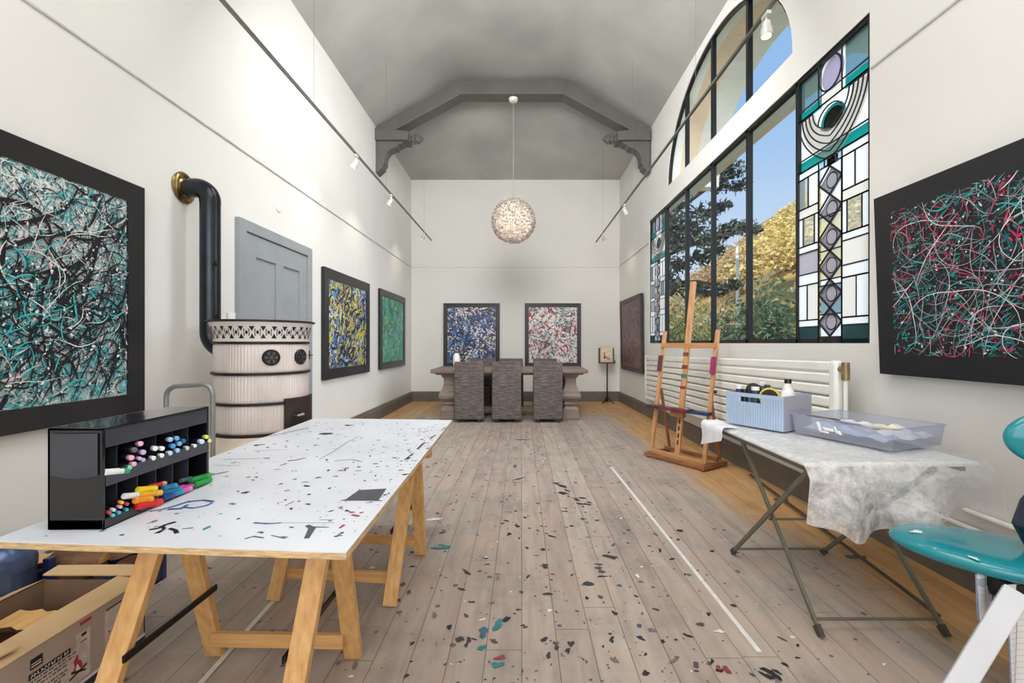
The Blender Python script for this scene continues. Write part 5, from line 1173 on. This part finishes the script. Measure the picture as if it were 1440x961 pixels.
for a, b in (((0, 0), (Lb, w_)), ((0, Db - w_), (Lb, Db)), ((0, w_), (w_, Db - w_)), ((Lb - w_, w_), (Lb, Db - w_))):
    mb.box((a[0], a[1], 0), (b[0], b[1], Hb))
mb.box((0, 0, 0), (Lb, Db, .003)); mb.v = [tap(*p) for p in mb.v]; mb.build('tub', M_clear, cbn, False, local=True)
mb = MB(); e = .012
for a, b in (((-e, -e), (Lb + e, w_)), ((-e, Db - w_), (Lb + e, Db + e)), ((-e, w_), (w_, Db - w_)), ((Lb - w_, w_), (Lb + e, Db - w_))): mb.box((a[0], a[1], Hb), (b[0], b[1], Hb + .005))
mb.build('rim', M_clear, cbn, False, .002, local=True)
mb = MB()
for (a, b, c_, d_) in ((.155, .035, .175, .085), (.165, .03, .215, .04), (.185, .045, .245, .062), (.25, .04, .262, .075), (.265, .035, .285, .055)):
    mb.add([tap(a, -.0035, b), tap(c_, -.0035, b), tap(c_ - .01, -.0035, d_), tap(a - .01, -.0035, d_)], [(0, 1, 2, 3)])
mb.build('printed_mark', paint((248, 248, 250)), cbn, False, local=True)
bM = Matrix.Translation(cbn.location) @ Matrix.Rotation(cbn.rotation_euler.z, 4, 'Z')
def bw(x, y, z): return bM @ Vector((x, y, z))
def crumple(label, c, sx, sy, sz, seed, col):
    def f(u, v):
        x, y = c[0] + sx * (u - .5), c[1] + sy * (v - .5)
        e = (1 - (2 * u - 1) ** 4) * (1 - (2 * v - 1) ** 4)
        return bw(x, y, .010 + 1.5 * sz * (.35 + .65 * e) * (.62 + .7 * mnoise.noise(Vector((x * 14, y * 14, seed)))) + .012)
    mb = MB(); mb.grid(f, 22, 16); tag(mb.build('crumpled_paper', paint(col, .6), angle=50), label, 'paper')
crumple('crumpled pale blue paper in the front half of the clear bin', (.25, .10), .44, .15, .05, 1.0, (186, 200, 226)); crumple('crumpled white paper filling the back of the clear bin', (.26, .27), .46, .22, .055, 4.0, (226, 226, 232))
def brush(name, label, p, q, r, col, tip, cat='brush'):
    p, q = bw(*p), bw(*q); t = thing(name, label, cat, tuple(p)); d = q - p
    mb = MB(); mb.tube([p, p + d * .3, p + d * .72], [r * .6, r, r * .8], 10); mb.build('handle', paint(col, .35), t); mb = MB(); mb.tube([p + d * .72, p + d * .86, q], [r * .85, r * 1.1, r * .4], 10); mb.build('tip', paint(tip, .5), t)
brush('paintbrush', 'purple-handled brush lying across the papers in the clear bin', (.20, .06, .092), (.36, .05, .092), .007, (84, 40, 120), (40, 34, 48))
brush('paintbrush', 'dark brown brush lying along the far left edge of the clear bin', (.02, .08, .096), (.22, .08, .098), .006, (96, 60, 60), (60, 44, 44))
brush('paintbrush', 'yellow brush at the near end of the clear bin', (.40, .05, .094), (.505, .10, .098), .008, (220, 200, 120), (230, 216, 160))
brush('paintbrush', 'tan brush lying below the purple one in the clear bin', (.31, .045, .088), (.44, .05, .088), .005, (180, 160, 130), (120, 110, 100))

# ================================================================== TEAL CHAIR WITH TOWEL (right edge)
M_teal = mat('teal_gloss_shell', (20, 138, 152), .2, 0, .06, 3, coat=.5)
tc_ = thing('teal_stool_chair', 'teal padded chair with white legs and navy back strut by the right edge', 'chair', (1.75, 1.62, 0))
SA = math.atan2(1.62 - 1.93, 1.78 - 1.52) 
def seatp(u, v, top):
    pass
def ellips(mb, c, a, b, h, rot, flat=.55, n=48, m=14, dish=0.0):
    o = len(mb.v); cr, sr = math.cos(rot), math.sin(rot)
    for i in range(m + 1):
        ph = -PI / 2 + PI * i / m; rr = math.copysign(abs(math.cos(ph)) ** flat, 1); zz = math.copysign(abs(math.sin(ph)) ** .8, math.sin(ph)) * h
        for k in range(n):
            t = 2 * PI * k / n; x, y = a * rr * math.cos(t), b * rr * math.sin(t)
            dz = -dish * (1 - rr ** 2) if zz > 0 else 0
            mb.v.append((c[0] + x * cr - y * sr, c[1] + x * sr + y * cr, c[2] + zz + dz))
    for i in range(m):
        for k in range(n):
            mb.f.append([o + i * n + k, o + i * n + (k + 1) % n, o + (i + 1) * n + (k + 1) % n, o + (i + 1) * n + k]); mb.m.append(0)
    return mb
mb = MB(); ellips(mb, (1.80, 1.70, .505), .335, .20, .040, math.radians(-40), .5); seat = mb.build('seat', M_teal, tc_, angle=80)
rg = random.Random(2)
for px, py, r in ((1290, 750, 4), (1280, 763, 5), (1286, 762, 4), (1352, 796, 5), (1359, 791, 4), (1398, 806, 5), (1368, 783, 4), (1425, 812, 3)):
    x, y, z = on_z(px, py, .535)
    cr, sr = math.cos(math.radians(40)), math.sin(math.radians(40)); dx, dy = x - 1.80, y - 1.70
    a, b = (dx * cr - dy * sr) / .335, (dx * sr + dy * cr) / .20; q = math.hypot(a, b)
    if q > .97: continue
    z = .505 + .040 * (1 - q ** 4) ** .4 + .0012
    mb = MB(); blob(mb, x, y, z, 1.5 * r * y / F, 0, rg, 1.7, rg.random() * 3, 12); mb.build('paint_drip', paint((226, 240, 238)), seat, False)
mb = MB(); ellips(mb, (0, 0, 0), .20, .115, .03, 0, .5); mb.xform(Matrix.Translation((1.985, 1.62, .95)) @ Matrix.Rotation(math.radians(-25), 4, 'Z') @ Matrix.Rotation(PI / 2, 4, 'X')); mb.build('backrest', M_teal, tc_, angle=80)
mb = MB(); mb.tube([(1.93, 1.63, .53), (1.88, 1.64, .575), (1.858, 1.645, .64), (1.878, 1.65, .71), (1.95, 1.66, .80), (1.98, 1.66, .93)], [.03, .05, .06, .05, .035, .03], 16); mb.build('back_strut', mat('navy_plastic', (24, 32, 58), .4), tc_)
M_wleg = mat('white_painted_leg', (206, 208, 214), .35, 0, .02, 5)
mb = MB(); mb.bar((1.665, 1.53, .465), (1.245, 1.43, .01), .03, .066, (.55, .8, -.5)); mb.v = [(a, b, max(c, .001)) for a, b, c in mb.v]; mb.build('leg', M_wleg, tc_, False, .004)
mb = MB(); mb.bar((1.85, 1.60, .47), (2.12, 1.34, .01), .03, .085, (.5, .8, 0)); mb.v = [(a, b, max(c, .001)) for a, b, c in mb.v]; mb.build('leg', M_wleg, tc_, False, .004)
mb = MB(); mb.bar((1.90, 1.74, .47), (2.28, 1.80, .01), .03, .085, (.5, -.8, 0)); mb.v = [(a, b, max(c, .001)) for a, b, c in mb.v]; mb.build('leg', M_wleg, tc_, False, .004)
mb = MB(); mb.lathe([(.06, .40), (.075, .44), (.075, .468), (.0, .47)], (1.745, 1.63, 0), 24); mb.build('hub', mat('black_hub', (26, 26, 30), .4), tc_)
def towelmat():
    m, t, out = nt('blue_check_linen'); b = N(t, 'ShaderNodeBsdfPrincipled', Roughness=.85); tc2 = t.nodes.new('ShaderNodeTexCoord'); s_ = t.nodes.new('ShaderNodeSeparateXYZ'); t.links.new(tc2.outputs['UV'], s_.inputs[0])
    def MTH(op, a, bb):
        n_ = t.nodes.new('ShaderNodeMath'); n_.operation = op
        for i, v in enumerate((a, bb)):
            if isinstance(v, (int, float)): n_.inputs[i].default_value = v
            else: t.links.new(v, n_.inputs[i])
        return n_.outputs[0]
    def lines(o, per, wd): return MTH('LESS_THAN', MTH('FRACT', MTH('DIVIDE', o, per), 0), wd)
    f = MTH('MAXIMUM', MTH('MULTIPLY', lines(s_.outputs['Y'], .021, .10), .35), MTH('MULTIPLY', lines(s_.outputs['X'], .045, .12), .75))
    band = MTH('MULTIPLY', MTH('LESS_THAN', MTH('ABSOLUTE', MTH('SUBTRACT', s_.outputs['Y'], .035), 0), .016), .45)
    f = MTH('MAXIMUM', f, band)
    mx = t.nodes.new('ShaderNodeMix'); mx.data_type = 'RGBA'; mx.inputs['A'].default_value = lin((236, 238, 240)); mx.inputs['B'].default_value = lin((62, 96, 150)); t.links.new(f, mx.inputs['Factor'])
    t.links.new(mx.outputs['Result'], b.inputs['Base Color']); t.links.new(b.outputs[0], out.inputs['Surface']); return m
M_towel = towelmat()
def towel(label, x0, y0, x1, y1, zt_, zb_, seed, round_=0.0):
    nu, nv = 18, 20
    def f(u, v):
        drop = (zt_ - zb_) * (1 - round_ * (abs(2 * u - 1) ** 4))
        n_ = .012 * math.sin(u * 9 + seed) * v
        return (x0 + (x1 - x0) * u + n_ * .6, y0 + (y1 - y0) * u - n_, zt_ - drop * v)
    mb = MB(); mb.grid(f, nu, nv); o = mb.build('kitchen_towel', M_towel); uv = o.data.uv_layers.new(name='UVMap')
    W_ = math.hypot(x1 - x0, y1 - y0)
    for p in o.data.polygons:
        for li in p.loop_indices:
            vi = o.data.loops[li].vertex_index; i, j = divmod(vi, nv + 1); uv.data[li].uv = (i / nu * W_, j / nv * (zt_ - zb_))
    s_ = o.modifiers.new('thick', 'SOLIDIFY'); s_.thickness = .003
    tag(o, label, 'towel')
towel('short end of the blue-checked white towel hanging behind the white chair leg', 1.615, 1.62, 1.76, 1.66, .478, .262, .3, .30)
towel('long blue-checked white towel hanging from the teal seat at the right edge', 1.665, 1.565, 1.85, 1.59, .470, .03, 1.7, .04)

# ================================================================== OUTSIDE
M_lawn = mat('lawn_green', (96, 112, 62), .9, 0, .2, 1.5)
mb = MB(); mb.grid(lambda u, v: (2.98 + 60 * u, -8 + 70 * v, -.35), 6, 6); struct(mb.build('ground', M_lawn, smooth=False), 'garden ground outside the windows', 'ground')
def hz(x, y):
    s = max(0.0, (x - 9.5) / 9.0); k = min(1.0, max(0.0, (y - 12.5) / 9.0)); k = k * k * (3 - 2 * k); return -.4 + k * ( 5.0 * min(1, max(0, (x - 6) / 6)) ** 1.2 * .8 + 9.0 * s ** 1.15 * .6 + .5 * mnoise.noise(Vector((x * .25, y * .25, 0))))
mb = MB(); mb.grid(lambda u, v: (5 + 37 * u, 12 + 38 * v, hz(5 + 37 * u, 12 + 38 * v) - .5), 36, 36); struct(mb.build('hill', mat('autumn_hillside', (140, 118, 66), .95, 0, .25, .8)), 'steep autumn hillside beyond the garden', 'hill')
rg = random.Random(77)
def leaves(mb, c, r, n_, size, mi=0, shell=.5):
    for i in range(n_):
        d = Vector((rg.gauss(0, 1), rg.gauss(0, 1), rg.gauss(0, 1))).normalized(); k = shell + (1 - shell) * rg.random()
        p = Vector((c[0] + d.x * r[0] * k, c[1] + d.y * r[1] * k, c[2] + d.z * r[2] * k))
        u = Vector((rg.gauss(0, 1), rg.gauss(0, 1), rg.gauss(0, 1))).normalized(); v = u.orthogonal().normalized(); s_ = size * rg.uniform(.6, 1.3)
        mb.add([p - u * s_, p + v * s_ * .5, p + u * s_, p - v * s_ * .5], [(0, 1, 2, 3)], mi)
F_dark = foliage('dark_evergreen_leaves', [(44, 54, 48), (64, 76, 68), (96, 108, 98), (134, 144, 132)])
F_green = foliage('blue_green_leaves', [(70, 92, 70), (104, 124, 92), (140, 156, 116), (178, 188, 150)])
F_lime = foliage('yellow_green_leaves', [(120, 124, 60), (170, 168, 88), (206, 204, 140), (232, 232, 196)])
F_gold = foliage('golden_autumn_leaves', [(196, 166, 92), (222, 196, 116), (240, 224, 160), (214, 190, 140)])
F_rust = foliage('rust_autumn_leaves', [(160, 132, 100), (190, 158, 118), (212, 182, 140), (184, 168, 140)])
M_trunk = mat('dark_tree_bark', (62, 54, 46), .9, 0, .2, 6)
tre = thing('evergreen_tree', 'dark evergreen tree with spreading branches seen through the window', 'tree', (5.9, 17, -.35))
YT = 17.0; sT = YT / F
mb = MB()
def tp(px, py, dy=0): return on_y(px, py, YT + dy)
cl_ = [(948, 335, 30), (968, 318, 30), (990, 300, 26), (985, 335, 26), (1012, 330, 22), (1030, 322, 18), (1050, 320, 18), (1062, 324, 10), (1015, 290, 14), (1028, 240, 22), (1012, 262, 18), (1040, 262, 16), (1000, 245, 20), (970, 262, 22), (950, 285, 24), (985, 362, 20), (1005, 352, 16), (955, 372, 20), (940, 400, 26), (965, 405, 20), (990, 408, 18), (1012, 408, 14), (1030, 400, 12), (935, 350, 30), (930, 310, 30), (1018, 210, 22), (990, 225, 24), (920, 380, 30), (960, 230, 24), (940, 250, 24)]
for px, py, r in cl_:
    c = tp(px, py, rg.uniform(-1.2, 1.2)); R_w = r * sT; leaves(mb, c, (R_w, R_w * 1.1, R_w * .62), int(26 + r * 7), .13, 0, .2)
mb.build('foliage', F_dark, tre, False)
mb = MB(); t0 = tp(925, 500); mb.tube([(t0[0], YT, -.35), tp(928, 420), tp(938, 330), tp(955, 260), tp(985, 215)], [.30, .24, .18, .12, .06], 10); mb.build('trunk', M_trunk, tre)
for a, b in (((933, 360), (1050, 322)), ((930, 400), (1030, 402)), ((945, 300), (1035, 245)), ((936, 340), (1010, 345))):
    p, q = Vector(tp(*a)), Vector(tp(*b)); mb = MB(); mb.tube([p, p.lerp(q, .5) + Vector((0, 0, .12)), q], [.10, .07, .03], 8); mb.build('branch', M_trunk, tre)
def shrub(label, px, py_top, Y, wpx, fm, zb=-.35, nl=700, size=.06):
    X = (px - VX) * Y / F; zt_ = H - (py_top - VY) * Y / F; h = zt_ - zb; w_ = wpx * Y / F / 2
    t = thing('shrub', label, 'shrub', (X, Y, zb), 0, 'shrubs below the window')
    mb = MB(); leaves(mb, (X, Y, zb + h * .55), (w_, w_ * .9, h * .5), nl, size, 0, .15); mb.build('foliage', fm, t, False)
    mb = MB(); mb.tube([(X, Y, zb), (X, Y, zb + h * .6)], [.05, .02], 8); mb.build('stem', M_trunk, t)
shrub('blue-green bushy shrub filling the lower part of the fourth clear pane', 1085, 395, 8.6, 120, F_green, nl=4200, size=.055)
shrub('pale yellow-green shrub seen below the evergreen in the first clear pane', 955, 412, 10.5, 70, F_lime, nl=1700)
shrub('yellow-green shrub seen behind the easel mast', 995, 428, 11.5, 60, F_lime, nl=1500)
shrub('grey-green shrub between the yellow-green one and the bushy one', 1030, 425, 9.4, 58, F_green, nl=1500)
shrub('low green shrub behind the near stained glass panel', 1165, 420, 8.2, 110, F_green, nl=1500)
shrub('green shrub behind the far stained glass panel', 915, 420, 11.8, 60, F_green, nl=900)
mb = MB()
for i in range(300):
    x = rg.uniform(8.5, 34); y = rg.uniform(16, 38)
    if abs(x - 9.5) < 2.2 and abs(y - 20) < 2.2 or x / y > .95: continue
    r = rg.uniform(.7, 1.5); g = (x / y) > .475 + rg.uniform(-.05, .05)
    leaves(mb, (x, y, hz(x, y) + r * .3), (r, r, r * .8), 150, .16, 0 if g else 1, .4)
tag(mb.build('autumn_thicket', [F_gold, F_rust], smooth=False), 'golden and rust coloured autumn thicket covering the hillside', 'thicket', None, 'stuff')
zl = hz(9.5, 20) - .5
lp = thing('street_lamp', 'slim white street lamp standing before the autumn hillside', 'street lamp', (9.5, 20, zl))
p = on_y(1037, 345, 20); mb = MB(); mb.tube([(p[0], 20, zl), (p[0], 20, p[2])], .06, 10); mb.build('pole', M_white, lp)
mb = MB(); mb.tube([(p[0], 20, p[2] - .05), (p[0] - .55, 20, p[2] + .02)], [.05, .11], 10); mb.build('lamp_head', M_white, lp)

# ================================================================== LIGHT, WORLD, CAMERA
wd = bpy.data.worlds.new('sky_world'); sc.world = wd; wd.use_nodes = True; t = wd.node_tree; t.nodes.clear()
out = t.nodes.new('ShaderNodeOutputWorld'); bg = N(t, 'ShaderNodeBackground', Strength=1.0); tc2 = t.nodes.new('ShaderNodeTexCoord'); s_ = t.nodes.new('ShaderNodeSeparateXYZ')
t.links.new(tc2.outputs['Generated'], s_.inputs[0]); r = ramp(t, [(0.0, (226, 238, 252)), (.16, (212, 230, 252)), (.42, (164, 203, 250)), (.8, (126, 176, 242))]); t.links.new(s_.outputs['Z'], r.inputs['Fac']); t.links.new(r.outputs[0], bg.inputs['Color']); t.links.new(bg.outputs[0], out.inputs['Surface'])
def lamp(name, kind, loc, rot, e, col=(1, 1, 1), **kw):
    l = bpy.data.lights.new(name, kind); l.energy = e; l.color = col
    for k, v in kw.items(): setattr(l, k, v)
    o = bpy.data.objects.new(name, l); C.objects.link(o); o.location = loc; o.rotation_euler = rot; return o
def aim(d): return Vector(d).to_track_quat('-Z', 'Y').to_euler()
lamp('garden_sun', 'SUN', (0, 0, 20), aim((.62, .55, -.62)), 5.0, (1, .95, .86), angle=.02)
lamp('garden_fill_light', 'AREA', (8.2, 3.2, 5.2), aim((-1, .18, -.45)), 620, (.93, .97, 1), shape='RECTANGLE', size=6, size_y=5)  # added fill lamp outdoors, brightens the stained glass and the room
lamp('rear_fill_light', 'AREA', (-.1, YF + .25, 2.3), aim((0, 1, .0)), 108, (1, .99, .975), shape='RECTANGLE', size=4.2, size_y=3.6)  # added fill lamp behind the camera; there is no window in that wall
lamp('overhead_fill_light', 'AREA', (-.1, 1.2, 4.7), aim((0, .35, -1)), 84, (1, .99, .975), shape='RECTANGLE', size=2.4, size_y=3.0)  # added fill lamp overhead, out of view, not a ceiling fixture
lamp('far_fill_light', 'AREA', (-.1, 3.9, 4.6), aim((0, 1, -.6)), 132, (1, .99, .975), shape='RECTANGLE', size=2.2, size_y=1.2)  # added unseen fill lamp, lifts the far end of the room
lamp('vault_fill_light', 'AREA', (-.1, -.8, 2.7), aim((0, .85, .7)), 48, (1, .99, .98), shape='RECTANGLE', size=3.4, size_y=1.6)  # added up-light behind the camera, brightens the ceiling
cam = bpy.data.cameras.new('camera'); co = bpy.data.objects.new('camera', cam); C.objects.link(co)
co.location = (0, 0, H); co.rotation_euler = (PI / 2, 0, 0)
cam.sensor_width = 36.0; cam.sensor_fit = 'HORIZONTAL'; cam.lens = F / 1440 * 36.0; cam.shift_x = -(VX - 720) / 1440; cam.shift_y = (VY - 480.5) / 1440; cam.clip_start = .05; cam.clip_end = 300
sc.camera = co
